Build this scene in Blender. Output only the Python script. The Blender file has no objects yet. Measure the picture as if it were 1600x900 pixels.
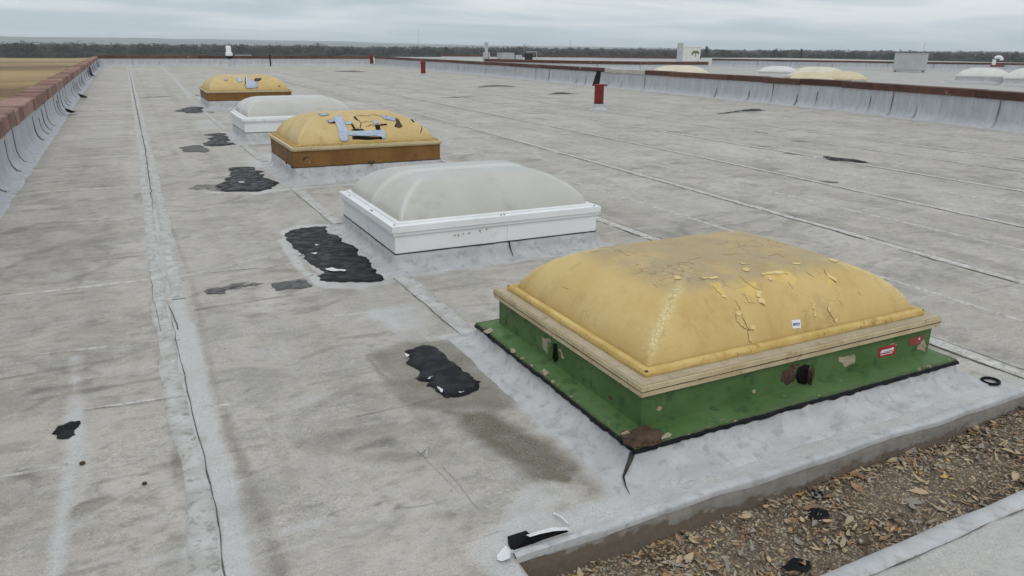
import bpy, bmesh, math, random
import numpy as np
from mathutils import Vector, Matrix
from mathutils.geometry import delaunay_2d_cdt
random.seed(7); RNG = np.random.default_rng(7)
S = bpy.context.scene
COL = S.collection
PI = math.pi

# ------------------------------------------------------------------ camera
CAM_H = 1.7
FPX, PITCH, ROLL, YAW = 1146.6, .3160, .00867, .46814
def cam_rot():
    cy, sy = math.cos(YAW), math.sin(YAW)
    Fw = np.array([sy, cy, 0]); Rt = np.array([cy, -sy, 0]); U = np.array([0, 0, 1.])
    fwd = math.cos(PITCH)*Fw - math.sin(PITCH)*U; up = math.sin(PITCH)*Fw + math.cos(PITCH)*U
    r2 = math.cos(ROLL)*Rt + math.sin(ROLL)*up; u2 = -math.sin(ROLL)*Rt + math.cos(ROLL)*up
    return np.array([r2, u2, -fwd])
CR = cam_rot()
cd = bpy.data.cameras.new('camera'); cam = bpy.data.objects.new('camera', cd); COL.objects.link(cam)
cd.sensor_width = 36; cd.lens = FPX/1600*36; cd.clip_start = .05; cd.clip_end = 30000
M4 = Matrix.Identity(4)
for i in range(3):
    for j in range(3): M4[i][j] = CR.T[i, j]
M4[2][3] = CAM_H
cam.matrix_world = M4
S.camera = cam

# ------------------------------------------------------------------ sky, sun, exposure
SUN_EL, SUN_ROT = math.radians(52), math.radians(200)
W = bpy.data.worlds.new('World'); S.world = W; W.use_nodes = True
wt = W.node_tree; wt.nodes.clear()
def wn(t, **k):
    n = wt.nodes.new(t)
    for a, b in k.items(): setattr(n, a, b)
    return n
wo = wn('ShaderNodeOutputWorld'); bg = wn('ShaderNodeBackground'); bg.inputs[1].default_value = .1
sky = wn('ShaderNodeTexSky', sky_type='NISHITA', sun_disc=False)
sky.sun_elevation = SUN_EL; sky.sun_rotation = SUN_ROT; sky.air_density = 1.5; sky.dust_density = 3
tc = wn('ShaderNodeTexCoord'); sx = wn('ShaderNodeSeparateXYZ'); wt.links.new(tc.outputs['Generated'], sx.inputs[0])
def wmath(op, a, b=None):
    n = wn('ShaderNodeMath', operation=op)
    for i, q in enumerate((a, b)):
        if q is None: continue
        if isinstance(q, (int, float)): n.inputs[i].default_value = q
        else: wt.links.new(q, n.inputs[i])
    return n.outputs[0]
zc = wmath('ADD', wmath('MAXIMUM', sx.outputs[2], 0.0), .07)
cu = wn('ShaderNodeCombineXYZ'); wt.links.new(wmath('DIVIDE', sx.outputs[0], zc), cu.inputs[0]); wt.links.new(wmath('DIVIDE', sx.outputs[1], zc), cu.inputs[1])
mp = wn('ShaderNodeMapping'); mp.inputs['Rotation'].default_value = (0, 0, YAW); mp.inputs['Scale'].default_value = (.42, .62, 1)
mp.inputs['Location'].default_value = (3.1, 1.2, 0)
wt.links.new(cu.outputs[0], mp.inputs[0])
nz = wn('ShaderNodeTexNoise'); nz.inputs['Scale'].default_value = .8; nz.inputs['Detail'].default_value = 7; nz.inputs['Roughness'].default_value = .52
nz.inputs['Distortion'].default_value = .5
wt.links.new(mp.outputs[0], nz.inputs['Vector'])
cr = wn('ShaderNodeValToRGB')
cr.color_ramp.elements[0].position = .40; cr.color_ramp.elements[0].color = (4.25, 5.05, 5.75, 1)
cr.color_ramp.elements[1].position = .61; cr.color_ramp.elements[1].color = (8.7, 8.8, 8.9, 1)
wt.links.new(nz.outputs[0], cr.inputs[0])
# an overcast sky is brighter overhead than at the horizon
hz_ = wn('ShaderNodeMapRange'); hz_.inputs[1].default_value = 0; hz_.inputs[2].default_value = .9; hz_.inputs[3].default_value = .98; hz_.inputs[4].default_value = 1.22
wt.links.new(sx.outputs[2], hz_.inputs[0])
vm = wn('ShaderNodeVectorMath', operation='SCALE'); wt.links.new(cr.outputs[0], vm.inputs[0]); wt.links.new(hz_.outputs[0], vm.inputs['Scale'])
mh = wn('ShaderNodeMix', data_type='RGBA')      # pale band low over the horizon
mr = wn('ShaderNodeMapRange'); mr.inputs[1].default_value = .0; mr.inputs[2].default_value = .09; mr.inputs[3].default_value = .7; mr.inputs[4].default_value = .05
wt.links.new(sx.outputs[2], mr.inputs[0]); wt.links.new(mr.outputs[0], mh.inputs[0])
wt.links.new(vm.outputs[0], mh.inputs[6]); mh.inputs[7].default_value = (5.6, 6.7, 7.4, 1)
mx = wn('ShaderNodeMix', data_type='RGBA'); mx.inputs[0].default_value = .93
wt.links.new(sky.outputs[0], mx.inputs[6]); wt.links.new(mh.outputs[2], mx.inputs[7])
wt.links.new(mx.outputs[2], bg.inputs[0]); wt.links.new(bg.outputs[0], wo.inputs[0])
sl = bpy.data.lights.new('sun', 'SUN'); sl.energy = .9; sl.angle = math.radians(35); sl.color = (1, .96, .9)
so = bpy.data.objects.new('sun', sl); COL.objects.link(so)
# direction TO the sun for the sky node's rotation (clockwise from +Y seen from above)
sd = Vector((math.sin(SUN_ROT)*math.cos(SUN_EL), math.cos(SUN_ROT)*math.cos(SUN_EL), math.sin(SUN_EL)))
so.rotation_euler = sd.to_track_quat('Z', 'Y').to_euler()
S.view_settings.view_transform = 'Standard'; S.view_settings.look = 'None'
S.view_settings.exposure = 0.12; S.view_settings.gamma = 1
S.cycles.volume_bounces = 2; S.cycles.max_bounces = 6

# ------------------------------------------------------------------ numeric helpers
_tab = RNG.random((256, 256))
def vnoise(x, y, seed=0):
    x = np.asarray(x, float) + seed*17.13; y = np.asarray(y, float) + seed*9.71
    xi = np.floor(x).astype(int); yi = np.floor(y).astype(int); fx = x-xi; fy = y-yi
    fx = fx*fx*(3-2*fx); fy = fy*fy*(3-2*fy)
    a = _tab[xi & 255, yi & 255]; b = _tab[(xi+1) & 255, yi & 255]; c = _tab[xi & 255, (yi+1) & 255]; d = _tab[(xi+1) & 255, (yi+1) & 255]
    return (a*(1-fx)+b*fx)*(1-fy) + (c*(1-fx)+d*fx)*fy
def fbm(x, y, seed=0, octv=4, gain=.5):
    s = 0; a = 1; t = 0
    for i in range(octv):
        s = s + a*vnoise(x*2**i, y*2**i, seed+i*3); t += a; a *= gain
    return s/t
def sstep(a, b, x):
    t = np.clip((x-a)/(b-a), 0, 1); return t*t*(3-2*t)
def ray(px, py):
    d = CR.T @ np.array([px-800, 450-py, -FPX]); return d/np.linalg.norm(d)
def gp(px, py, z=0.):
    d = ray(px, py); t = (z-CAM_H)/d[2]; return np.array([d[0]*t, d[1]*t])
def gpl(pts, z=0.): return [tuple(gp(a, b, z)) for a, b in pts]
def hz(x, y):           # height of the roof membrane
    x = np.asarray(x, float); y = np.asarray(y, float)
    near = np.exp(-np.maximum(y, 0)/25.)
    w = np.abs(fbm(x*2.2, y*6, 11, 3)-.5)*2
    wr = np.maximum(0, 1-w*7)**1.5*.004*sstep(.5, .68, fbm(x*.8, y*.8, 23, 3))
    return (fbm(x*1.1, y*1.1, 5, 3)-.5)*.010*near + wr*near
def poly_sdf(P, x, y):
    P = np.asarray(P); n = len(P); ins = np.zeros(x.shape, bool); dm = np.full(x.shape, 1e9)
    for i in range(n):
        ax, ay = P[i]; bx, by = P[(i+1) % n]
        c = ((ay > y) != (by > y)); t = np.where(c, (bx-ax)*(y-ay)/((by-ay) if by != ay else 1e-9)+ax, 0)
        ins ^= c & (x < t)
        ex, ey = bx-ax, by-ay; q = np.clip(((x-ax)*ex+(y-ay)*ey)/(ex*ex+ey*ey+1e-12), 0, 1)
        dm = np.minimum(dm, np.hypot(x-ax-q*ex, y-ay-q*ey))
    return np.where(ins, dm, -dm)
def line_dist(P, x, y):
    dm = np.full(x.shape, 1e9)
    for (ax, ay), (bx, by) in zip(P[:-1], P[1:]):
        ex, ey = bx-ax, by-ay; q = np.clip(((x-ax)*ex+(y-ay)*ey)/(ex*ex+ey*ey+1e-12), 0, 1)
        dm = np.minimum(dm, np.hypot(x-ax-q*ex, y-ay-q*ey))
    return dm
def jag(poly, amp, depth, rnd, closed=True):
    P = [tuple(p) for p in poly]
    for d in range(depth):
        Q = []
        n = len(P)
        for i in range(n if closed else n-1):
            a = P[i]; b = P[(i+1) % n]; L = math.hypot(b[0]-a[0], b[1]-a[1])
            Q.append(a)
            k = rnd.uniform(-1, 1)*amp*L
            nx, ny = (-(b[1]-a[1])/(L+1e-9), (b[0]-a[0])/(L+1e-9))
            Q.append(((a[0]+b[0])/2+nx*k, (a[1]+b[1])/2+ny*k))
        if not closed: Q.append(P[-1])
        P = Q
    return P

# ------------------------------------------------------------------ object helpers
def obj(name, V, F, mat, parent=None, loc=(0, 0, 0), smooth=True, sharp=35):
    me = bpy.data.meshes.new(name)
    me.from_pydata([tuple(map(float, v)) for v in V], [], F); me.update()
    return link(name, me, mat, parent, loc, smooth, sharp)
def link(name, me, mat, parent=None, loc=(0, 0, 0), smooth=True, sharp=35):
    if mat is not None and len(me.materials) == 0: me.materials.append(mat)
    if smooth:
        me.polygons.foreach_set('use_smooth', np.ones(len(me.polygons), bool))
        if sharp: me.set_sharp_from_angle(angle=math.radians(sharp))
    o = bpy.data.objects.new(name, me); COL.objects.link(o); o.location = loc
    if parent is not None: o.parent = parent
    return o
def empty(name, loc, label, cat, group=None, rz=0):
    o = bpy.data.objects.new(name, None); COL.objects.link(o); o.location = loc; o.rotation_euler = (0, 0, rz)
    o.empty_display_size = .2
    return tag(o, label, cat, group)
def tag(o, label, cat, group=None):
    o['label'] = label; o['category'] = cat
    if group: o['group'] = group
    return o
def structure(o, kind='structure', label=None):
    o['kind'] = kind
    if label: o['label'] = label
    return o
class MB:
    def __init__(s): s.V = []; s.F = []
    def add(s, V, F):
        n = len(s.V); s.V += [tuple(v) for v in V]; s.F += [tuple(i+n for i in f) for f in F]; return s
    def box(s, x0, x1, y0, y1, z0, z1, bev=0.0, xf=None):
        if bev <= 0:
            V = [(x, y, z) for z in (z0, z1) for y in (y0, y1) for x in (x0, x1)]
            F = [(0, 2, 3, 1), (4, 5, 7, 6), (0, 1, 5, 4), (2, 6, 7, 3), (0, 4, 6, 2), (1, 3, 7, 5)]
        else:
            b = min(bev, (x1-x0)*.45, (y1-y0)*.45, (z1-z0)*.45)
            V = []; 
            def lp(o, z): return [(x0+o+b, y0+o, z), (x1-o-b, y0+o, z), (x1-o, y0+o+b, z), (x1-o, y1-o-b, z), (x1-o-b, y1-o, z), (x0+o+b, y1-o, z), (x0+o, y1-o-b, z), (x0+o, y0+o+b, z)]
            V = lp(b, z0)+lp(0, z0+b)+lp(0, z1-b)+lp(b, z1)
            F = [tuple(range(7, -1, -1)), tuple(range(24, 32))]
            for r in range(3):
                for i in range(8):
                    j = (i+1) % 8; F.append((r*8+i, r*8+j, r*8+8+j, r*8+8+i))
        if xf: V = [xf(v) for v in V]
        return s.add(V, F)
    def lathe(s, prof, n=20, cx=0, cy=0, cap=True, xf=None):
        V = []; F = []
        for r, z in prof:
            for k in range(n):
                a = 2*PI*k/n; V.append((cx+r*math.cos(a), cy+r*math.sin(a), z))
        for i in range(len(prof)-1):
            for k in range(n):
                l = (k+1) % n; F.append((i*n+k, i*n+l, i*n+n+l, i*n+n+k))
        if cap: F.append(tuple(range(n-1, -1, -1))); F.append(tuple(range((len(prof)-1)*n, len(prof)*n)))
        if xf: V = [xf(v) for v in V]
        return s.add(V, F)
    def tube(s, pts, rad, n=8):
        pts = [Vector(p) for p in pts]; rad = rad if isinstance(rad, (list, tuple)) else [rad]*len(pts)
        V = []; F = []
        for i, p in enumerate(pts):
            t = (pts[min(i+1, len(pts)-1)]-pts[max(i-1, 0)]).normalized()
            u = t.cross(Vector((0, 0, 1)) if abs(t.z) < .9 else Vector((1, 0, 0))).normalized(); w = t.cross(u)
            for k in range(n):
                a = 2*PI*k/n; V.append(p+rad[i]*(u*math.cos(a)+w*math.sin(a)))
        for i in range(len(pts)-1):
            for k in range(n):
                l = (k+1) % n; F.append((i*n+k, i*n+l, i*n+n+l, i*n+n+k))
        F.append(tuple(range(n-1, -1, -1))); F.append(tuple(range((len(pts)-1)*n, len(pts)*n)))
        return s.add(V, F)
    def build(s, name, mat, parent=None, loc=(0, 0, 0), smooth=True, sharp=35): return obj(name, s.V, s.F, mat, parent, loc, smooth, sharp)

# ------------------------------------------------------------------ material helpers
class NT:
    def __init__(s, name):
        s.m = bpy.data.materials.new(name); s.m.use_nodes = True; s.t = s.m.node_tree; s.t.nodes.clear()
        s.out = s.n('ShaderNodeOutputMaterial'); s.b = s.n('ShaderNodeBsdfPrincipled'); s.t.links.new(s.b.outputs[0], s.out.inputs[0])
        g = s.n('ShaderNodeTexCoord'); s.P = g.outputs['Object']
        s.W = s.n('ShaderNodeNewGeometry').outputs['Position']
    def n(s, t, **k):
        n = s.t.nodes.new(t)
        for a, b in k.items(): setattr(n, a, b)
        return n
    def put(s, sock, v):
        if isinstance(v, (int, float)): sock.default_value = v
        elif isinstance(v, tuple): sock.default_value = (v+(1,))[:4] if sock.type == 'RGBA' else v
        else: s.t.links.new(v, sock)
    def math(s, op, a, b=0., clamp=False):
        n = s.n('ShaderNodeMath', operation=op, use_clamp=clamp); s.put(n.inputs[0], a); s.put(n.inputs[1], b); return n.outputs[0]
    def map(s, sc=(1, 1, 1), rot=(0, 0, 0), loc=(0, 0, 0), v=None):
        n = s.n('ShaderNodeMapping'); s.put(n.inputs[0], v or s.P); n.inputs['Scale'].default_value = sc; n.inputs['Rotation'].default_value = rot; n.inputs['Location'].default_value = loc; return n.outputs[0]
    def noise(s, scale, detail=5, rough=.55, v=None, dist=0.):
        n = s.n('ShaderNodeTexNoise'); s.put(n.inputs['Vector'], v or s.P); n.inputs['Scale'].default_value = scale; n.inputs['Detail'].default_value = detail
        n.inputs['Roughness'].default_value = rough; n.inputs['Distortion'].default_value = dist; return n.outputs[0]
    def vor(s, scale, v=None, feature='DISTANCE_TO_EDGE', out='Distance', rnd=1.):
        n = s.n('ShaderNodeTexVoronoi', feature=feature); s.put(n.inputs['Vector'], v or s.P); n.inputs['Scale'].default_value = scale; n.inputs['Randomness'].default_value = rnd; return n.outputs[out]
    def rng(s, v, a, b, c=0., d=1., smooth=True):
        n = s.n('ShaderNodeMapRange', interpolation_type='SMOOTHSTEP' if smooth else 'LINEAR'); s.put(n.inputs[0], v)
        for i, q in enumerate((a, b, c, d)): n.inputs[i+1].default_value = q
        return n.outputs[0]
    def mix(s, f, a, b, mode='MIX'):
        n = s.n('ShaderNodeMix', data_type='RGBA', blend_type=mode); s.put(n.inputs[0], f); s.put(n.inputs[6], a); s.put(n.inputs[7], b); return n.outputs[2]
    def warp(s, amt, scale, v=None):
        n = s.n('ShaderNodeTexNoise'); s.put(n.inputs['Vector'], v or s.P); n.inputs['Scale'].default_value = scale; n.inputs['Detail'].default_value = 3
        a = s.n('ShaderNodeVectorMath', operation='MULTIPLY_ADD'); s.put(a.inputs[0], n.outputs['Color']); a.inputs[1].default_value = (amt,)*3; s.put(a.inputs[2], v or s.P); return a.outputs[0]
    def bump(s, h, strength=.5, dist=.01, prev=None):
        n = s.n('ShaderNodeBump'); s.put(n.inputs['Height'], h); n.inputs['Strength'].default_value = strength; n.inputs['Distance'].default_value = dist
        if prev is not None: s.put(n.inputs['Normal'], prev)
        return n.outputs[0]
    def attr(s, name):
        n = s.n('ShaderNodeAttribute', attribute_name=name); sp = s.n('ShaderNodeSeparateColor'); s.t.links.new(n.outputs['Color'], sp.inputs[0]); return sp.outputs
    def done(s, col, rough=.6, norm=None, spec=.4, **k):
        s.put(s.b.inputs['Base Color'], col); s.put(s.b.inputs['Roughness'], rough); s.put(s.b.inputs['Specular IOR Level'], spec)
        if norm is not None: s.put(s.b.inputs['Normal'], norm)
        for a, v in k.items(): s.put(s.b.inputs[a.replace('_', ' ')], v)
        return s.m

def weathered(name, c1, c2, c3, scale=3, stain=.62, rough=.6, bump=.3, fine=90, stretch=(1, 1, 1), spec=.2, c4=None, chip=.66, chipscale=9, bd=.004, speck=.5, var=0.):
    """paint or membrane: two tones mottled, a stain, optional chips down to c4"""
    m = NT(name); v = m.map(stretch)
    a = m.noise(scale, 6, .6, v); b = m.noise(scale*2.7, 8, .65, m.map(stretch, loc=(3, 7, 1)))
    c = m.noise(fine, 3, .6)
    col = m.mix(m.rng(a, .35, .65), c1, c2)
    col = m.mix(m.rng(b, stain, stain+.16, 0, .85), col, c3)
    col = m.mix(m.math('MULTIPLY', m.rng(c, .55, .75), speck), col, c3)
    if var:
        oi = m.n('ShaderNodeObjectInfo').outputs['Random']; col = m.mix(1., col, m.mix(oi, (1-var,)*3, (1+var,)*3), 'MULTIPLY')
    h = m.math('ADD', m.math('MULTIPLY', c, .3), b)
    if c4 is not None:
        k = m.noise(chipscale, 7, .62, m.map((1, 1, 1), loc=(11, 2, 5)))
        kk = m.rng(k, chip, chip+.012); col = m.mix(kk, col, c4); h = m.math('SUBTRACT', h, m.math('MULTIPLY', kk, .5))
    return m.done(col, m.rng(b, .3, .7, rough-.1, rough+.15), m.bump(h, bump, bd), spec)

def roof_material():
    m = NT('roof_membrane')
    A = m.attr('paint'); T, B, K = A[0], A[1], A[2]
    big = m.noise(.55, 6, .6); mid = m.noise(3.2, 7, .62, m.map((1, 1, 1), loc=(4, 9, 0)))
    streak = m.noise(1., 7, .66, m.map((2.3, 3.0, 1)), dist=.8); streak2 = m.noise(1., 6, .62, m.map((9, 12, 1), rot=(0, 0, .06)), dist=.5)
    fine = m.noise(70, 4, .7); grain = m.noise(330, 2, .6)
    col = m.mix(m.rng(big, .32, .68), (.500, .455, .402), (.632, .582, .526))
    col = m.mix(m.math('MULTIPLY', m.rng(streak, .40, .68, 0, .8), m.rng(m.noise(.9, 3, .5, m.map((1, 1, 1), loc=(2, 5, 0))), .38, .62, .15, 1.)), col, (.26, .245, .215))
    col = m.mix(m.math('MULTIPLY', m.rng(streak2, .46, .70, 0, .75), m.rng(m.noise(1.4, 3, .5, m.map((1, 1, 1), loc=(7, 1, 0))), .4, .62, .15, 1.)), col, (.24, .227, .20))
    lit = m.noise(1., 6, .68, m.map((6, 7.5, 1), loc=(5, 2, 0))); col = m.mix(m.rng(lit, .54, .72, 0, .7), col, (.53, .525, .51))
    blot = m.noise(9, 6, .68, m.map((1, 1.6, 1), loc=(1, 8, 0))); col = m.mix(m.rng(blot, .50, .70, 0, .55), col, (.25, .235, .205))
    col = m.mix(m.rng(mid, .52, .72, 0, .6), col, (.50, .495, .485))
    cw = m.warp(.05, 12); r1 = m.noise(1., 5, .7, m.map((19, 25, 1), v=cw)); r2 = m.noise(1., 4, .7, m.map((42, 62, 1), v=cw))
    rd1 = m.math('ABSOLUTE', m.math('SUBTRACT', r1, .5)); rd2 = m.math('ABSOLUTE', m.math('SUBTRACT', r2, .5))
    msk = m.rng(m.noise(2.1, 4, .6, m.map((1, 1, 1), loc=(9, 9, 0))), .38, .6, .25, 1.)
    col = m.mix(m.math('MULTIPLY', m.rng(rd1, .0, .028, .6, 0), msk), col, (.23, .215, .185))  # crinkle creases darkened in colour, as bump shading alone stays faint
    col = m.mix(m.math('MULTIPLY', m.rng(rd2, .0, .04, .55, 0), msk), col, (.26, .245, .215))
    col = m.mix(m.math('MULTIPLY', m.rng(r2, .60, .72), .5), col, (.62, .615, .60))  # crinkle crests lightened in colour, the lit side of the same relief
    hf = m.noise(5, 9, .72, m.map((1, 1.4, 1), loc=(6, 6, 0))); col = m.mix(m.rng(hf, .585, .60, 0, .42), col, (.29, .268, .225))
    hl = m.noise(7, 9, .74, m.map((1.3, 2, 1), loc=(1, 4, 0))); col = m.mix(m.rng(hl, .61, .622, 0, .5), col, (.60, .59, .565))
    hk = m.noise(2.2, 10, .74, m.map((1, 2.2, 1), loc=(8, 1, 0))); col = m.mix(m.rng(hk, .655, .675, 0, .55), col, (.19, .172, .14))
    # tone attribute: white primer (>.5) and grime (<.5)
    wz = m.math('ADD', m.math('MULTIPLY', fine, .35), m.math('MULTIPLY', mid, .65))
    lt = m.math('MULTIPLY', m.rng(T, .5, 1., 0, 1, False), m.rng(wz, .32, .56, .45, 1.))
    col = m.mix(m.math('MULTIPLY', lt, .85), col, (.62, .625, .625))
    dk = m.math('MULTIPLY', m.rng(T, 0, .5, 1, 0, False), m.rng(wz, .3, .62, 1.25, .35))
    col = m.mix(m.math('MULTIPLY', dk, .85, True), col, (.125, .115, .097))
    br = m.math('MULTIPLY', B, m.rng(wz, .34, .62, 1.35, .75))
    col = m.mix(m.math('MULTIPLY', br, 1., True), col, (.125, .104, .068))
    tn = m.math('ADD', m.math('MULTIPLY', streak2, .6), m.math('MULTIPLY', fine, .4))
    kk = m.rng(m.math('ADD', K, m.math('MULTIPLY', m.math('SUBTRACT', tn, .5), 1.4)), .38, .55)
    kk = m.math('MULTIPLY', kk, m.rng(K, .02, .15))
    col = m.mix(m.math('MULTIPLY', kk, .88), col, (.035, .034, .035))
    # hairline crazing of the old coating
    cz = m.vor(9, m.warp(.13, 5)); cm = m.math('MULTIPLY', m.rng(cz, .0, .035, 1, 0), m.rng(m.noise(1.3, 4), .55, .68))
    col = m.mix(m.math('MULTIPLY', cm, .10), col, (.13, .125, .11))
    sp = m.rng(m.noise(42, 2, .5), .74, .79); col = m.mix(m.math('MULTIPLY', sp, .8), col, (.07, .065, .06))
    sp2 = m.rng(m.noise(26, 2, .5, m.map((1, 2, 1), loc=(3, 3, 3))), .72, .76); col = m.mix(m.math('MULTIPLY', sp2, .55), col, (.62, .62, .61))
    sc = m.noise(1., 5, .7, m.map((7, 60, 1), rot=(0, 0, -.1))); col = m.mix(m.math('MULTIPLY', m.rng(sc, .68, .76), .5), col, (.13, .125, .115))
    gr2 = m.noise(120, 3, .7, m.map((1, 1.3, 1), loc=(2, 2, 0))); col = m.mix(m.rng(gr2, .5, .72, 0, .5), col, (.55, .545, .53)); col = m.mix(m.rng(fine, .52, .74, 0, .55), col, (.20, .188, .165))
    col = m.mix(m.rng(grain, .3, .7, 0, .45), col, (.20, .19, .17))
    h = m.math('ADD', m.math('MULTIPLY', streak2, 1.2), m.math('MULTIPLY', fine, .5)); h = m.math('ADD', h, m.math('MULTIPLY', streak, 1.2)); h = m.math('ADD', h, m.math('MULTIPLY', r1, 1.0))
    h = m.math('SUBTRACT', h, m.math('MULTIPLY', cm, .15))
    nb = m.bump(h, .85, .008)
    nb = m.bump(grain, .5, .002, nb)
    return m.done(col, m.rng(mid, .3, .7, .7, .9), nb, .2)

M = {}
M['roof'] = roof_material()
M['seam'] = weathered('seam_coating', (.385, .375, .35), (.50, .495, .48), (.26, .245, .215), 7, .5, .7, .5, 80, (1, 1, 1))
M['lap'] = weathered('lap_coating', (.44, .43, .40), (.57, .558, .53), (.32, .30, .265), 12, .46, .7, .5, 80)
M['flashing'] = weathered('flashing_membrane', (.405, .407, .41), (.485, .488, .494), (.33, .325, .31), 6, .50, .65, .5, 45, bd=.007)
M['parapet_sheet'] = weathered('parapet_membrane', (.40, .41, .428), (.48, .49, .508), (.27, .27, .268), 2.2, .55, .6, .4, 40, (3, 3, .6), bd=.006)
M['crack'] = weathered('dark_gap', (.02, .019, .018), (.04, .037, .034), (.06, .055, .05), 9)
M['rust_edge'] = weathered('pit_edge_metal', (.30, .29, .275), (.22, .205, .185), (.13, .085, .055), 4, .48, .7, .5, 60, (1.2, 1.2, 2.5), c4=(.12, .082, .058), chip=.60, chipscale=14)
def pit_edge_mat():
    m = NT('pit_edge_metal'); sp = m.n('ShaderNodeSeparateXYZ'); m.put(sp.inputs[0], m.P); n1 = m.noise(7, 6, .65, m.map((1, 1, 2))); n2 = m.noise(30, 4, .65); st = m.noise(1, 5, .6, m.map((22, 22, 2)))
    col = m.mix(m.rng(n1, .35, .65), (.20, .188, .168), (.275, .262, .238)); col = m.mix(m.rng(st, .45, .7, 0, .6), col, (.19, .165, .14))
    lev = m.math('ADD', m.math('ADD', sp.outputs[2], m.rng(sp.outputs[0], 1.15, 2.1, -.06, 0, False)), m.math('MULTIPLY', m.math('SUBTRACT', m.math('ADD', m.math('MULTIPLY', n1, .6), m.math('MULTIPLY', n2, .4)), .5), .26))
    col = m.mix(m.rng(lev, -.085, -.10), col, m.mix(n2, (.105, .082, .062), (.21, .175, .14)))
    return m.done(col, .75, m.bump(m.math('ADD', n1, n2), .6, .006), .2)
M['rust_edge'] = pit_edge_mat()
M['tile'] = weathered('coping_tile_clay', (.225, .122, .096), (.30, .178, .142), (.11, .072, .06), 3, .56, .75, .5, 60, c4=(.34, .27, .22), chip=.70, chipscale=6, var=.28)
M['coping_far'] = weathered('coping_dark_metal', (.085, .040, .030), (.125, .056, .040), (.05, .032, .028), 2, .56, .6, .4, 40, c4=(.30, .23, .18), chip=.66, chipscale=3.4, var=.3)
M['pale_stone'] = weathered('bare_parapet_top', (.42, .39, .34), (.50, .47, .42), (.25, .2, .16), 3)
M['seam_gap'] = weathered('gap_and_lap_shade', (.075, .07, .06), (.13, .12, .105), (.04, .037, .034), 9, .5, .8)  # also colours the painted shade lines along laps
M['wall'] = weathered('parapet_masonry', (.20, .17, .15), (.26, .22, .19), (.15, .12, .10), 2)
M['white_paint'] = weathered('white_powder_coat', (.70, .715, .72), (.76, .77, .77), (.47, .45, .40), 2.2, .60, .38, .12, 70, c4=(.30, .17, .09), chip=.745, chipscale=14, bd=.002, speck=.12)
M['green'] = weathered('green_paint', (.066, .130, .040), (.092, .162, .058), (.034, .075, .030), 4, .52, .5, .35, 50, c4=(.20, .165, .11), chip=.66, chipscale=17, bd=.004, speck=.4)
M['bare'] = weathered('bare_primer', (.34, .28, .19), (.42, .36, .26), (.18, .13, .08), 20, .52, .8, .6, 120)
M['rust'] = weathered('rusted_metal', (.060, .038, .026), (.10, .066, .045), (.020, .016, .014), 14, .5, .85, .9, 90, c4=(.33, .25, .17), chip=.62, chipscale=18)
M['cream_frame'] = weathered('weathered_cream_frame', (.45, .36, .215), (.53, .445, .285), (.27, .18, .095), 6, .55, .6, .4, 60, c4=(.15, .075, .035), chip=.665, chipscale=12, bd=.003)
M['grey_frame'] = weathered('weathered_frame_top', (.36, .295, .20), (.44, .37, .26), (.22, .165, .105), 5, .56, .65, .4, 60, bd=.003)
M['bead'] = weathered('yellow_retaining_bead', (.50, .35, .11), (.60, .44, .17), (.26, .145, .045), 6, .56, .5, .35, 50, c4=(.12, .065, .03), chip=.73, chipscale=9, bd=.003)
M['brown_curb'] = weathered('brown_painted_curb', (.165, .083, .026), (.215, .112, .036), (.085, .043, .016), 3.5, .54, .6, .35, 60, (1, 1, .7), c4=(.06, .035, .02), chip=.71, chipscale=7)
M['tan_frame'] = weathered('tan_frame', (.47, .385, .215), (.55, .465, .29), (.33, .235, .10), 6, .56, .55, .3, 60)
M['tan_bead'] = weathered('dirty_ochre_bead', (.38, .245, .07), (.46, .31, .10), (.17, .10, .035), 12, .5, .75, .7, 70, bd=.006)
M['tape'] = weathered('grey_blue_tape', (.36, .43, .52), (.43, .50, .59), (.24, .26, .29), 12, .50, .42, .3, 60)
M['tape_dirty'] = weathered('weathered_tape', (.33, .36, .44), (.42, .46, .52), (.12, .085, .08), 14, .5, .55, .5, 60)
M['hole'] = weathered('hole_interior', (.008, .007, .006), (.02, .015, .012), (.045, .03, .02), 12, spec=.06)
M['black_rubber'] = weathered('black_membrane', (.006, .006, .007), (.012, .012, .014), (.022, .022, .024), 6, .6, .6, .4, 60, spec=.1)
M['red_paint'] = weathered('red_pipe_paint', (.15, .018, .019), (.195, .026, .025), (.075, .013, .014), 5, .56, .5, .3, 40)
M['galv'] = weathered('galvanised_metal', (.40, .42, .43), (.50, .515, .52), (.30, .29, .27), 4, .6, .4, .2, 40)
M['unit_grey'] = weathered('rooftop_unit_grey', (.38, .40, .41), (.44, .455, .46), (.30, .30, .29), 1.5, .6, .5, .15, 20)
M['unit_beige'] = weathered('rooftop_unit_beige', (.62, .62, .57), (.68, .68, .63), (.48, .47, .41), 1.2, .6, .5, .15, 20)
M['emblem'] = weathered('emblem_green', (.09, .11, .055), (.13, .15, .08), (.30, .31, .25), 4, .5, .5, .1)
M['sticker_red'] = weathered('red_sticker', (.33, .018, .03), (.38, .028, .038), (.50, .22, .22), 30, .62, .45, .1, 100)
M['sticker_faded'] = weathered('faded_red_sticker', (.25, .045, .045), (.30, .06, .05), (.10, .13, .06), 30, .52, .6, .3, 100)
M['sticker_white'] = weathered('white_sticker', (.70, .71, .72), (.76, .77, .78), (.5, .5, .52), 30, .65, .5, .1)
M['ink_blue'] = weathered('sticker_ink', (.10, .14, .30), (.15, .2, .36), (.3, .3, .4), 60)
M['peel'] = weathered('peeled_coating', (.62, .63, .635), (.70, .71, .71), (.42, .42, .40), 20, .6, .6, .4)

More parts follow.
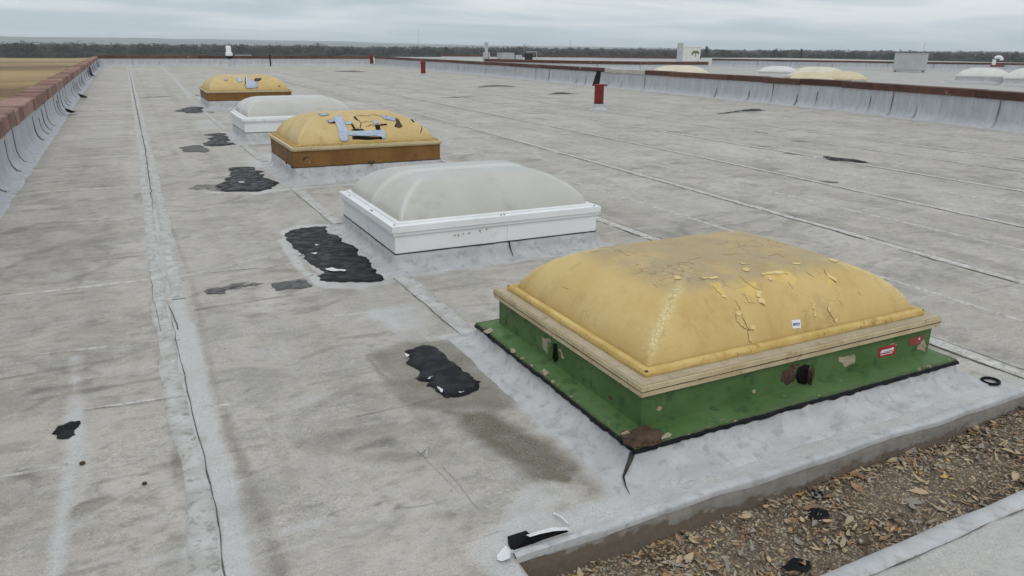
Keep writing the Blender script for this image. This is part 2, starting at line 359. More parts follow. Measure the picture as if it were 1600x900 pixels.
def tar_mat():
    m = NT('roofing_tar')
    a = m.noise(9, 6, .6, m.map((1, 1.3, 1))); b = m.noise(60, 4, .65)
    col = m.mix(m.rng(a, .4, .65), (.006, .006, .0075), (.013, .013, .0155))
    col = m.mix(m.rng(b, .60, .78, 0, .5), col, (.045, .045, .048))
    sp = m.rng(m.noise(23, 3, .6, m.map((1, 1.6, 1), loc=(7, 1, 2))), .70, .73); col = m.mix(m.math('MULTIPLY', sp, .25), col, (.16, .16, .16))
    h = m.math('ADD', m.math('MULTIPLY', a, 2.), b)
    return m.done(col, m.rng(a, .35, .65, .34, .7), m.bump(h, .35, .008), .14)
M['tar'] = tar_mat()
def tar_thin():
    m = NT('worn_tar')
    a = m.noise(1, 6, .7, m.map((14, 60, 1))); b = m.noise(70, 4, .7)
    col = m.mix(m.rng(m.math('ADD', m.math('MULTIPLY', a, .6), m.math('MULTIPLY', b, .4)), .42, .62), (.045, .044, .044), (.20, .196, .185))
    return m.done(col, .75, m.bump(b, .6, .004), .3)
M['tar_thin'] = tar_thin()

def dome_yellow(name, dirt=True, c1=(.52, .365, .135), c2=(.58, .425, .175)):
    m = NT(name); A = m.attr('paint'); top, hip, pat = A[0], A[1], A[2]
    a = m.noise(2.2, 6, .6); b = m.noise(6, 8, .65, m.map((1, 1, .45))); f = m.noise(75, 4, .65)
    col = m.mix(m.rng(a, .35, .65), c1, c2)
    col = m.mix(m.rng(b, .50, .72, 0, .55), col, (.44, .305, .115))
    if dirt:
        dn = m.math('MULTIPLY', top, m.rng(m.math('ADD', m.math('MULTIPLY', m.noise(5, 7, .65), .7), m.math('MULTIPLY', f, .3)), .36, .56, .35, 1.))
        col = m.mix(m.math('MULTIPLY', dn, .85), col, (.345, .275, .165))
        cz = m.vor(42, m.warp(.02, 30)); ck = m.rng(cz, 0, .10, 1, 0)
        hn = m.math('MULTIPLY', hip, m.rng(m.noise(18, 5, .6), .36, .5, .3, 1.))
        col = m.mix(m.math('MULTIPLY', hn, .75), col, (.68, .58, .30))  # cream crackle on the hips, with their highlight painted in
        col = m.mix(m.math('MULTIPLY', m.math('MULTIPLY', ck, hip), .55), col, (.28, .19, .07))
        tc_ = m.vor(15, m.warp(.09, 14)); tk = m.math('MULTIPLY', m.math('MULTIPLY', m.rng(tc_, 0, .045, 1, 0), m.rng(m.noise(4, 3), .52, .62)), m.rng(top, .0, .5, .35, 1.))
        col = m.mix(m.math('MULTIPLY', tk, .75), col, (.19, .125, .06))
        col = m.mix(m.math('MULTIPLY', pat, m.rng(f, .3, .6, .6, 1.)), col, (.64, .46, .15))
        h = m.math('SUBTRACT', m.math('MULTIPLY', f, .5), m.math('ADD', m.math('MULTIPLY', ck, m.math('MULTIPLY', hip, .8)), tk)); h = m.math('ADD', h, b)
    else:
        h = m.math('ADD', m.math('MULTIPLY', f, .3), b)
        col = m.mix(m.math('MULTIPLY', hip, .45), col, (.62, .50, .26))  # highlight along the hips painted into the colour
    col = m.mix(m.math('MULTIPLY', m.rng(f, .58, .75), .35), col, (.33, .22, .08))
    st = m.noise(1., 5, .6, m.map((9, 9, 1.2))); col = m.mix(m.rng(st, .52, .70, 0, .4), col, (.37, .25, .10))
    return m.done(col, m.rng(b, .3, .7, .5, .72), m.bump(h, .45, .006), .35)
M['dome_big'] = dome_yellow('yellow_dome_coating')
M['dome_brown'] = dome_yellow('ochre_dome_acrylic', False, (.50, .362, .15), (.55, .412, .19))
def dome_white():
    m = NT('white_dome_acrylic'); A = m.attr('paint')
    a = m.noise(2., 5, .6); b = m.noise(5, 7, .65, m.map((1, 1, .5))); f = m.noise(60, 3, .6)
    col = m.mix(m.rng(a, .35, .65), (.515, .505, .455), (.56, .55, .505))
    col = m.mix(m.rng(b, .52, .72, 0, .5), col, (.38, .36, .31))
    col = m.mix(m.math('MULTIPLY', A[0], .6), col, (.54, .54, .515))  # crown painted lighter, imitating light through the acrylic
    col = m.mix(m.math('MULTIPLY', A[1], .8), col, (.74, .745, .73))  # highlights on hips and groove crest painted as pale lines
    mt = m.done(col, m.rng(b, .3, .7, .16, .3), m.bump(b, .05, .003), .5)
    tr = m.n('ShaderNodeBsdfTranslucent'); m.put(tr.inputs[0], m.mix(1., col, (1.25, 1.22, 1.1), 'MULTIPLY')); mxs = m.n('ShaderNodeMixShader'); mxs.inputs[0].default_value = .17
    m.t.links.new(m.b.outputs[0], mxs.inputs[1]); m.t.links.new(tr.outputs[0], mxs.inputs[2]); m.t.links.new(mxs.outputs[0], m.out.inputs[0]); return mt
M['dome_white'] = dome_white()
M['dome_cream'] = weathered('cream_dome', (.55, .50, .39), (.62, .57, .46), (.42, .35, .23), 1.6, .58, .5, .15, 20)
M['dome_tan'] = weathered('tan_dome', (.54, .45, .29), (.60, .52, .36), (.42, .31, .17), 1.6, .58, .5, .15, 20)
M['dome_far_white'] = weathered('far_white_dome', (.55, .55, .51), (.61, .61, .58), (.52, .50, .44), 1.6, .6, .4, .15, 20)

# ------------------------------------------------------------------ terrain
def ground_mat():
    m = NT('dry_field')
    v = m.map((1, 1, 1)); a = m.noise(.012, 6, .6, m.map((.55, 1.1, 1))); b = m.noise(.05, 7, .65, m.map((.6, 2.2, 1))); f = m.noise(.6, 6, .7)
    col = m.mix(m.rng(a, .38, .62), (.36, .255, .125), (.14, .088, .048))
    col = m.mix(m.rng(b, .5, .68, 0, .6), col, (.115, .080, .045))
    col = m.mix(m.rng(f, .45, .7, 0, .45), col, (.36, .26, .13))
    return m.done(col, .9, m.bump(f, .6, .3), .1)
GZ = -5.2
M['ground'] = ground_mat()
g = obj('ground', [(-7000, -7000, GZ), (7000, -7000, GZ), (7000, 7000, GZ), (-7000, 7000, GZ)], [(0, 1, 2, 3)], M['ground'], smooth=False)
structure(g)
def hill_mat():
    m = NT('wooded_hills'); a = m.noise(.01, 6, .65)
    return m.done(m.mix(m.rng(a, .4, .6), (.075, .09, .075), (.11, .12, .095)), .9, None, .1)
M['hills'] = hill_mat()
V = []; F = []
rings = [(3000, -1), (3500, .45), (3900, 1.), (4400, .8), (4800, 1.35), (5400, .2), (5600, -1)]
NA = 260
for (rr, hh) in rings:
    for k in range(NA+1):
        az = math.radians(-60+170*k/NA)
        base = 31*max(.12, math.cos(az*1.35+.45)) + 12*(fbm(k*.05+rr*.01, rr*.003, 3, 4)-.5)*2 + 1.6*(fbm(k*.8, rr*.01, 9, 3)-.5)*2
        z = GZ-1 if hh < 0 else GZ+2+hh*max(3, base)
        V.append((rr*math.sin(az), rr*math.cos(az), z))
for i in range(len(rings)-1):
    for k in range(NA): F.append((i*(NA+1)+k, i*(NA+1)+k+1, (i+1)*(NA+1)+k+1, (i+1)*(NA+1)+k))
structure(obj('hills', V, F, M['hills'], sharp=0))

# woods: thousands of small trees as twig and leaf clumps
def woods_mat():
    m = NT('winter_woods'); n = m.n('ShaderNodeAttribute', attribute_name='tint'); f = m.noise(1.2, 4, .6)
    col = m.mix(m.rng(f, .35, .65, 0, .5), n.outputs['Color'], (.038, .034, .028))
    return m.done(col, .9, None, .1)
M['woods'] = woods_mat()
def clump_trees(specs, rnd):
    V = []; F = []; C = []
    for (x, y, h, r, kind) in specs:
        tone = rnd.uniform(.8, 1.2)*.75
        c = {0: (.095, .078, .060), 1: (.045, .056, .036), 2: (.125, .095, .070), 3: (.070, .062, .050)}[kind]
        c = tuple(q*tone*.55 for q in c)
        nf = 74 if kind == 1 else 64
        for k in range(nf):
            u = rnd.gauss(0, .42); v = rnd.gauss(0, .42); w = rnd.random()
            prof = (1-.55*w) if kind == 1 else (.55+.75*w-.75*w*w*.9)
            px, py, pz = x+u*r*prof*1.4, y+v*r*prof*1.4, GZ+h*(.12+.9*w)
            s = rnd.uniform(.25, .7)*(1+.5*(math.hypot(x, y) > 800))
            i = len(V)
            a = rnd.uniform(0, PI*2); b = rnd.uniform(-1, 1); cc = rnd.uniform(0, PI*2)
            V += [(px+s*math.cos(a), py+s*math.sin(a), pz+s*b*.6), (px+s*math.cos(a+2.2), py+s*math.sin(a+2.2), pz-s*.5*b), (px+s*.3*math.cos(cc), py+s*.3*math.sin(cc), pz+s*rnd.uniform(.3, 1.))]
            F.append((i, i+1, i+2)); C += [c]*3
        i = len(V); V += [(x-.15, y, GZ), (x+.15, y, GZ), (x, y+.05, GZ+h*.8)]; F.append((i, i+1, i+2)); C += [(.06, .05, .04)]*3
    return V, F, C
def understory(rnd):
    V = []; F = []; C = []
    for d0, hh in ((478, 2.6), (500, 3.2), (540, 3.6), (600, 4.0), (700, 4.6), (820, 5.2), (980, 5.8), (1150, 6.4)):
        n = 700; o = len(V)
        for k in range(n+1):
            az = math.radians(-36+130*k/n); d = d0+(float(fbm(np.array(k*.2), np.array(d0*.37), 6, 3))-.5)*30+(float(fbm(np.array(math.degrees(az)*.11), np.array(2.), 4, 3))-.5)*80
            h = hh*(.45+1.1*float(fbm(np.array(k*.55), np.array(d0*.11), 14, 4))); x, y = d*math.sin(az), d*math.cos(az)
            t = .8+.5*float(fbm(np.array(k*.3), np.array(d0*.7), 24, 3)); c = (.040*t, .036*t, .028*t) if d0 > 520 else (.030*t, .034*t, .024*t)
            V += [(x, y, GZ-.2), (x*1.002, y*1.002, GZ+h*.7), (x*1.006, y*1.006, GZ+h), (x*1.014, y*1.014, GZ+h*.5)]; C += [c]*4
        for k in range(n):
            for q in range(3): a = o+k*4+q; F.append((a, a+4, a+5, a+1))
    return V, F, C
rnd = random.Random(3); specs = []
for i in range(6400):
    az = math.radians(rnd.uniform(-34, 92)); t = rnd.random()
    far = 475+ (fbm(math.degrees(az)*.11, 2, 4, 3)-.5)*80
    d = far+ 900*t**1.6
    kind = rnd.choices([0, 1, 2, 3], [5, 2.6, 1.6, 3])[0]
    if math.degrees(az) < 3 and t < .35 and rnd.random() < .75: kind = 1
    h = rnd.uniform(2.8, 6.8)*(1.06 if math.degrees(az) < 10 else .94)*(1+.3*t)*(.6+.75*fbm(math.degrees(az)*.5, t*3, 2, 4))
    specs.append((d*math.sin(az), d*math.cos(az), h, rnd.uniform(2.0, 3.8), kind))
V, F, C = clump_trees(specs, rnd)
V2, F2, C2 = understory(rnd); n0 = len(V); V += V2; F += [tuple(i+n0 for i in f) for f in F2]; C += C2
me = bpy.data.meshes.new('woods'); me.from_pydata(V, [], F)
at = me.color_attributes.new('tint', 'FLOAT_COLOR', 'POINT'); at.data.foreach_set('color', np.c_[np.array(C), np.ones(len(C))].ravel().astype(np.float32))
structure(link('woods', me, M['woods'], smooth=False), 'stuff')

M['bark'] = weathered('bare_bark', (.075, .062, .05), (.10, .085, .07), (.05, .042, .035), 2)
M['evergreen'] = weathered('evergreen_leaf', (.030, .045, .028), (.045, .062, .036), (.022, .032, .02), 1)
def bare_tree(px, h, d, label, seed):
    az = math.atan2(*ray(px, 80)[:2]); x, y = d*math.sin(az), d*math.cos(az)
    t = empty('bare_tree', (x, y, GZ), label, 'tree', 'bare winter trees on the skyline')
    r = random.Random(seed); tr = MB(); br = MB()
    tr.tube([(0, 0, 0), (.1, 0, h*.22), (0, .1, h*.45)], [.28, .22, .15], 6)
    def grow(p, dr, L, rad, lev):
        q = p+dr*L; br.tube([p, (p+q)/2+Vector((r.uniform(-.1, .1), 0, r.uniform(0, .1)))*L*.5, q], [rad, rad*.8, rad*.6], 4)
        if lev == 0: return
        for k in range(r.choice([2, 3, 3])):
            nd = (dr+Vector((r.uniform(-.75, .75), r.uniform(-.75, .75), r.uniform(-.15, .5)))).normalized()
            grow(q, nd, L*r.uniform(.6, .82), max(rad*.62, .035), lev-1)
    for k in range(5):
        a = k*1.26; grow(Vector((0, 0, h*(.2+.05*k))), Vector((math.cos(a)*.6, math.sin(a)*.6, .9)).normalized(), h*.24, .11, 4)
    tr.build('trunk', M['bark'], t); br.build('crown', M['bark'], t, smooth=False)
def dark_tree(px, h, d, w, label, seed):
    az = math.atan2(*ray(px, 80)[:2]); x, y = d*math.sin(az), d*math.cos(az)
    t = empty('evergreen_tree', (x, y, GZ), label, 'tree', 'dark trees rising above the woods')
    r = random.Random(seed); tr = MB(); tr.tube([(0, 0, 0), (0, 0, h*.8)], [.25, .08], 6); tr.build('trunk', M['bark'], t)
    cr_ = MB()
    for k in range(420):
        w_ = r.random()**.8; rr = w*(1-w_*.85)*r.random()**.5; a = r.uniform(0, 6.28); s = r.uniform(.25, .6)
        p = Vector((rr*math.cos(a), rr*math.sin(a), h*(.15+.85*w_)))
        cr_.add([p+Vector((r.uniform(-s, s), r.uniform(-s, s), r.uniform(-s, s)*.7)) for _ in range(3)], [(0, 1, 2)])
    cr_.build('crown', M['evergreen'], t, smooth=False)
bare_tree(820, 9.2, 500, 'bare twiggy tree on the skyline above the grey cabinets beyond the parapet', 4)
bare_tree(495, 8.6, 370, 'bare tree on the skyline left of the red pipes, standing out above the woods', 8)
bare_tree(428, 8.0, 380, 'slim bare tree on the skyline above the dark conduit post on the far wall', 12)
bare_tree(1470, 7.6, 360, 'bare tree on the skyline right of the tall grey rooftop cabinet', 21)
dark_tree(1104, 8.3, 380, 2.2, 'dark pointed tree just right of the cabinet with the tree emblem', 31)
dark_tree(1252, 7.4, 380, 2.0, 'dark small tree peaking above the woods over the ochre domes', 32)
dark_tree(697, 7.0, 380, 2.6, 'dark round tree above the woods left of the tall metal flue', 33)

# ------------------------------------------------------------------ main roof
PITX, PITY0, PITY1, PITZ = .985, 1.37, 1.915, -.135
xs = np.concatenate([np.arange(-2.6, -1.6, .1), np.arange(-1.6, PITX-.004, .016), [PITX], np.arange(PITX+.016, 4.7, .016)])
x = 4.7; ex = []
while x < 22.3: ex.append(x); x += .02+(x-4.7)*.012
xs = np.unique(np.concatenate([xs, ex, [22.4]]))
ys = np.concatenate([np.arange(-4, 1.0, .25), np.arange(1.0, PITY0-.003, .03), [PITY0, PITY1], np.arange(PITY0+.05, PITY1-.01, .05), np.arange(PITY1+.014, 6.2, .014)])
y = 6.2; ey = []
while y < 73: ey.append(y); y += y*.0042
ys = np.unique(np.concatenate([ys, ey, [73.2]]))
GX, GY = np.meshgrid(xs, ys, indexing='ij'); nx, ny = GX.shape
X = GX.ravel().copy(); Y = GY.ravel().copy()
# ragged pit edge
ed = np.exp(-np.abs(Y-PITY1)/.03)*(X > PITX-.02)
Y += ed*(fbm(X*2.2, X*0, 31, 4)-.5)*.045
X += np.exp(-np.abs(X-PITX)/.03)*(Y < PITY1+.05)*(Y > PITY0-.05)*(fbm(Y*4, Y*0, 37, 3)-.5)*.03
Z = hz(X, Y)
T = np.zeros_like(X); Bn = np.zeros_like(X); K = np.zeros_like(X)
CH = {'T': T, 'B': Bn, 'K': K}
def sel(P, pad):
    P = np.asarray(P); return np.where((X > P[:, 0].min()-pad) & (X < P[:, 0].max()+pad) & (Y > P[:, 1].min()-pad) & (Y < P[:, 1].max()+pad))[0]
def put(ch, i, v):
    a = CH[ch]
    if ch == 'T': a[i] += v
    else: a[i] = np.maximum(a[i], v)
def stroke(P, w, ch, val, soft=.6, nz=.4, fr=7, world=False):
    P = P if world else gpl(P); i = sel(P, w*2); d = line_dist(P, X[i], Y[i]); d = d+(fbm(X[i]*fr, Y[i]*fr, 41, 4)-.5)*2*nz*w
    put(ch, i, val*sstep(w, w*(1-soft), d))
def area(P, ch, val, soft=.06, nz=.04, fr=6, world=False, streak=1.):
    P = P if world else gpl(P); i = sel(P, .4); d = poly_sdf(P, X[i], Y[i]) + (fbm(X[i]*fr/streak, Y[i]*fr*streak, 47, 4)-.5)*2*nz
    put(ch, i, val*sstep(-soft, soft, d))
# long seam between the sheets at the left, bright primer either side
MAIN = [(.07, 1.0), (.07, 2.26), (.08, 2.85), (.06, 3.59), (.035, 5.41), (.05, 8.66), (.08, 21.3), (.07, 71)]
stroke([(272, 440), (300, 560), (330, 680), (352, 790), (372, 900)], .075, 'T', .85, .8, .35)
stroke([(258, 430), (235, 310), (212, 180)], .08, 'T', .35, .8, .35)
stroke([(255, 480), (285, 620), (312, 760), (335, 900)], .085, 'T', .6, .8, .5)
stroke([(330, 900), (318, 830), (305, 790)], .06, 'T', -.5, .9, .5)
stroke([(285, 760), (270, 640)], .05, 'T', -.25, .9, .5)
stroke([(85, 900), (105, 760), (115, 690), (120, 560)], .06, 'T', .7, .9, .45)
stroke([(220, 420), (250, 330)], .12, 'T', .2, .9, .4)
stroke([(345, 640), (405, 790), (440, 900)], .05, 'T', -.22, .9, .6)
stroke([(258, 330), (300, 440), (345, 640)], .03, 'T', -.25, .9, .5)
# grime along the left parapet
for (a, b, w, v) in [((40, 330), (130, 322), .06, -.5), ((60, 350), (150, 345), .05, -.4), ((10, 365), (45, 355), .07, -.6), ((90, 300), (160, 292), .05, -.35), ((75, 285), (115, 282), .05, -.5),
                     ((100, 262), (170, 258), .05, -.4), ((130, 232), (200, 228), .06, -.35), ((60, 610), (135, 600), .05, -.55), ((90, 585), (130, 580), .03, -.4), ((45, 640), (75, 622), .03, -.4),
                     ((20, 400), (70, 395), .05, -.3), ((95, 325), (140, 310), .05, -.3), ((125, 797), (175, 780), .035, -.75), ((30, 740), (55, 750), .04, -.45), ((120, 450), (130, 420), .05, -.3),
                     ((85, 461), (130, 457), .02, -.6), ((0, 462), (12, 460), .03, -.8), ((560, 700), (600, 690), .04, -.4), ((470, 690), (560, 670), .04, -.2)]:
    stroke([a, b], w*1.5, 'T', v*1.35, .9, .7, 9)
area([(70, 310), (170, 310), (160, 420), (20, 430)], 'T', -.30, .25, .2, 2)
area([(110, 230), (185, 230), (180, 300), (90, 300)], 'T', -.36, .25, .2, 2)
# brown ponding stains beside the nearest curb
area([(572, 556), (640, 535), (745, 528), (772, 560), (820, 625), (800, 640), (690, 640), (640, 640), (610, 600)], 'B', .62, .05, .05, 7)
stroke([(575, 556), (640, 540), (720, 530)], .03, 'B', .6, .9, .5)
stroke([(575, 560), (600, 590), (640, 625), (700, 642)], .025, 'B', .55, .9, .6)
area([(690, 640), (760, 640), (800, 665), (860, 700), (905, 735), (880, 752), (830, 750), (790, 715), (740, 680)], 'B', .95, .05, .05, 7)
stroke([(770, 655), (830, 705)], .06, 'B', .98, .9, .5); stroke([(835, 745), (885, 748)], .035, 'B', .95, .9, .5); stroke([(790, 690), (880, 745)], .05, 'T', -.25, .9, .5)
area([(760, 655), (960, 770), (930, 775), (800, 700)], 'B', .4, .08, .06, 7)
area([(440, 300), (560, 330), (560, 345), (430, 335)], 'B', .15, .1, .1, 3)
area([(555, 430), (760, 440), (730, 520), (540, 480)], 'B', .14, .15, .15, 3)
# white spread coats round the tar repairs and the curbs
TAR2 = [(446, 365), (470, 357), (512, 355), (530, 370), (552, 384), (560, 398), (582, 408), (580, 418), (602, 434), (596, 440), (545, 441), (500, 439), (496, 432), (506, 428), (490, 415), (480, 408), (478, 400), (466, 392), (452, 378)]
g2 = gpl(TAR2); cx2, cy2 = np.mean(g2, 0)
area([(cx2+(a-cx2)*1.16, cy2+(b-cy2)*1.13) for a, b in g2], 'T', .55, .015, .025, 9, True)
stroke([(440, 375), (470, 420), (505, 447), (560, 450), (610, 440)], .05, 'T', .6, .5, .3)
stroke([(395, 300), (440, 296), (520, 290), (600, 285)], .07, 'T', .6, .5, .3)
stroke([(325, 300), (400, 303), (440, 297)], .06, 'T', .45, .5, .5)
stroke([(335, 226), (372, 226), (420, 222)], .09, 'T', .5, .5, .4)
stroke([(525, 493), (565, 489), (608, 485)], .014, 'T', .8, .7, .6, 16)
area([(575, 490), (650, 470), (680, 500), (665, 522), (610, 515)], 'T', .28, .06, .08, 6)
area([(380, 245), (440, 238), (450, 255), (400, 262)], 'T', .35, .1, .1, 4)
area([(300, 190), (330, 185), (345, 200), (310, 205)], 'T', .3, .15, .15, 3)
stroke([(310, 425), (370, 412), (420, 400)], .03, 'T', .35, .8, .7); stroke([(310, 400), (345, 392)], .03, 'T', .3, .8, .7)
stroke([(300, 372), (330, 365)], .03, 'T', .25, .8, .6)
# coat rolled along the pit edge
stroke([(1.0, 2.02), (1.5, 2.0), (2.6, 2.0), (3.9, 1.97), (6, 1.97)], .10, 'T', .5, .6, .35, 5, True)
stroke([(.93, 1.2), (.93, 2.0)], .09, 'T', .6, .6, .3, 5, True)
stroke([(3.85, 2.05), (4.2, 2.2)], .14, 'T', .3, .7, .4, 5, True)
area([(1.02, 1.98), (1.3, 2.15), (1.25, 2.3), (.98, 2.1)], 'T', .4, .04, .04, 6, True)
for (a0, a1, b0, b1) in [(1.679, 3.787, 2.174, 3.789), (1.698, 3.568, 5.401, 6.995), (1.757, 3.758, 9.704, 11.437), (1.764, 3.826, 14.307, 16.1), (1.86, 4.1, 22.2, 24.5)]:
    e_ = .12; stroke([(a0-e_, b0-e_), (a1+e_, b0-e_), (a1+e_, b1+e_), (a0-e_, b1+e_), (a0-e_, b0-e_)], .085, 'T', .5, .7, .6, 6, True)
area([(1.2, .9), (6, .9), (6, 1.36), (1.2, 1.36)], 'T', .35, .05, .04, 4, True)
for P_, w_, v_ in [([(345, 640), (405, 790), (440, 900)], .045, -.3), ([(240, 470), (268, 640), (292, 790)], .04, -.3), ([(180, 320), (130, 560), (60, 800)], .10, -.08), ([(520, 690), (600, 660), (680, 660)], .06, -.25), ([(440, 800), (480, 790)], .035, -.45), ([(0, 700), (60, 690)], .07, -.35), ([(0, 850), (60, 800)], .08, -.3),
                   ([(470, 560), (545, 535)], .04, -.3), ([(40, 560), (120, 540)], .05, -.3), ([(560, 500), (640, 480)], .08, .3), ([(600, 800), (740, 780)], .08, .25), ([(430, 640), (520, 620)], .08, .22), ([(460, 470), (540, 460)], .07, -.2), ([(310, 600), (330, 700)], .04, -.25)]:
    stroke(P_, w_, 'T', v_, .9, .9, 6)
# dry brushed tar
area([(278, 230), (300, 227), (320, 229), (328, 234), (322, 239), (284, 238)], 'K', .62, .05, .05, 9)
area([(294, 292), (310, 287), (345, 288), (380, 296), (360, 300), (300, 297)], 'K', .52, .06, .08, 9)
area([(318, 452), (350, 444), (400, 440), (425, 444), (380, 452), (352, 459), (322, 460)], 'K', .55, .05, .05, 9)
area([(270, 172), (300, 168), (330, 170), (340, 177), (300, 178)], 'K', .5, .15, .15, 3)
area([(318, 215), (340, 208), (360, 210), (350, 226), (325, 224)], 'K', .42, .1, .15, 4)
area([(215, 152), (268, 149), (268, 151), (216, 155)], 'K', .5, .2, .3, 2); area([(288, 149), (315, 148), (315, 151), (290, 152)], 'K', .6, .2, .2, 2)
for (a, b) in [((690, 152), (745, 150)), ((750, 135), (790, 133)), ((700, 138), (735, 137)), ((530, 112), (572, 111)), ((600, 112), (640, 114)), ((855, 146), (905, 147)), ((1120, 177), (1190, 175)), ((830, 178), (860, 177)),
               ((1230, 240), (1255, 242)), ((1240, 220), (1258, 222)), ((1180, 228), (1196, 229)), ((1285, 284), (1300, 285)), ((1165, 203), (1195, 208)), ((1030, 205), (1060, 206))]:
    stroke([a, b], .16, 'K', .62, .9, .5, 2)
for (px, py) in [(35, 500), (0, 560), (160, 700), (222, 742), (248, 832), (212, 812), (385, 610), (490, 790), (515, 805), (585, 790), (620, 792)]:
    stroke([(px, py), (px+7, py-2)], .012, 'T', -.9, .8, .5, 20)
# grime held along the long laps, worn pale bands between
for xl, v in [(6.2, -.3), (8.15, -.25), (10.15, -.3), (13.2, -.3), (4.35, -.25), (11.75, -.2), (15.5, -.2), (5.6, .16), (7.2, .16), (9.1, .14), (.75, -.16), (1.25, .12), (-.55, -.12)]:
    stroke([(xl+.1, 1.5), (xl+.12, 6), (xl+.35, 16), (xl+.7, 40)], .16, 'T', v, .9, .9, 3, True)
for (cx_, cy_, ra, rb) in [(5.4, 5.6, .7, .45), (7.4, 8.5, 1.1, .7), (5.2, 10.8, .8, .6), (9.4, 13, 1.6, 1.1), (.75, 5.3, .45, .55), (.5, 9.6, .5, .9), (-.7, 6.8, .35, .6), (12, 19, 2, 1.6), (6, 19, 1.5, 1.6), (.9, 3.1, .35, .4)]:
    P_ = [(cx_+ra*math.cos(a)*(1+.25*math.sin(2.3*a+cx_)), cy_+rb*math.sin(a)) for a in np.linspace(0, 2*PI, 22)]
    stroke(P_, .05*(1+cy_*.04), 'T', -.28, .9, .9, 5, True); area(P_[:-1], 'T', -.07, .1, .1, 4, True)
# random light and dirty scrapes across the far field of the roof
rr = random.Random(12)
for k in range(420):
    yy = 2.3*math.exp(rr.random()*3.2); xx = rr.uniform(-1.1, min(18, 3+yy*.8)); L = rr.uniform(.15, .7)*(1+yy*.03)
    if rr.random() < .55: stroke([(xx, yy), (xx+L, yy+rr.uniform(-.06, .06))], rr.uniform(.012, .035)*(1+yy*.05), 'T', rr.choice([-.35, -.25, -.5, .3, .2]), .9, .8, 6, True)
    else: stroke([(xx, yy), (xx+rr.uniform(-.05, .05), yy+L)], rr.uniform(.02, .06)*(1+yy*.05), 'T', rr.choice([-.2, .2, .15]), .9, .8, 6, True)
# strips of each membrane sheet keep their own tone (sheets one metre wide)
T += (vnoise(np.floor(X/.98+.02)*3.7, np.floor(Y/11+vnoise(np.floor(X/.98+.02), 0*Y, 3)*3)*1.9, 77)-.5)*.22
T -= .12*np.exp(-((X-.52)/.05)**2)*sstep(3, 6, Y)
idx = np.arange(nx*ny).reshape(nx, ny)
q = np.stack([idx[:-1, :-1], idx[1:, :-1], idx[1:, 1:], idx[:-1, 1:]], -1)
cxq = (GX[:-1, :-1]+GX[1:, 1:])/2; cyq = (GY[:-1, :-1]+GY[1:, 1:])/2
keep = ~((cxq > PITX) & (cxq < 9.5) & (cyq > PITY0) & (cyq < PITY1))
q = q[keep]
me = bpy.data.meshes.new('roof'); nv = len(X); nf = len(q)
me.vertices.add(nv); me.vertices.foreach_set('co', np.c_[X, Y, Z].ravel().astype(np.float32))
me.loops.add(nf*4); me.loops.foreach_set('vertex_index', q.ravel().astype(np.int32))
me.polygons.add(nf); me.polygons.foreach_set('loop_start', (np.arange(nf)*4).astype(np.int32)); me.polygons.foreach_set('loop_total', np.full(nf, 4, np.int32))
me.update(); me.validate()
at = me.color_attributes.new('paint', 'FLOAT_COLOR', 'POINT')
at.data.foreach_set('color', np.c_[np.clip(.5+T*.85, 0, 1), np.clip(Bn, 0, 1), np.clip(K, 0, 1), np.ones(nv)].ravel().astype(np.float32))
ROOF = structure(link('roof', me, M['roof'], sharp=0))

def strip(name, P, w, th, mat, parent, seed=0, jit=.15, step=None, off=.004):
    """raised band of membrane laid along a world polyline"""
    r = random.Random(seed); pts = []
    for (a, b) in zip(P[:-1], P[1:]):
        L = math.hypot(b[0]-a[0], b[1]-a[1]); n = max(2, int(L/(step or max(.08, min(.6, a[1]*.02)))))
        pts += [(a[0]+(b[0]-a[0])*k/n, a[1]+(b[1]-a[1])*k/n) for k in range(n)]
    pts.append(P[-1]); V = []; F = []
    for i, p in enumerate(pts):
        a = pts[max(0, i-1)]; b = pts[min(len(pts)-1, i+1)]; L = math.hypot(b[0]-a[0], b[1]-a[1]); nx_, ny_ = -(b[1]-a[1])/L, (b[0]-a[0])/L
        q1, q2, q3 = [float(fbm(np.array(p[0]*3/max(.3, w*6)*.5+p[1]*3/max(.3, w*6)*.5), np.array(seed*3.1+c_), 7, 4))-.5 for c_ in (0, 40, 80)]
        tp = min(1, .15+min(i, len(pts)-1-i)/3) if jit > .3 else 1
        wl = w/2*(1+q1*jit*5)*tp; wr_ = w/2*(1+q2*jit*5)*tp; o = q3*.3*w
        for (s, zz) in ((-wl-.006, -.004), (-wl, th), (0, th*1.3), (wr_, th), (wr_+.006, -.004)):
            xx, yy = p[0]+nx_*(s+o), p[1]+ny_*(s+o); V.append((xx, yy, float(hz(xx, yy))+off*.3+zz))
    for i in range(len(pts)-1):
        for k in range(4): F.append((i*5+k, i*5+k+1, i*5+6+k, i*5+5+k))
    return obj(name, V, F, mat, parent, sharp=0)
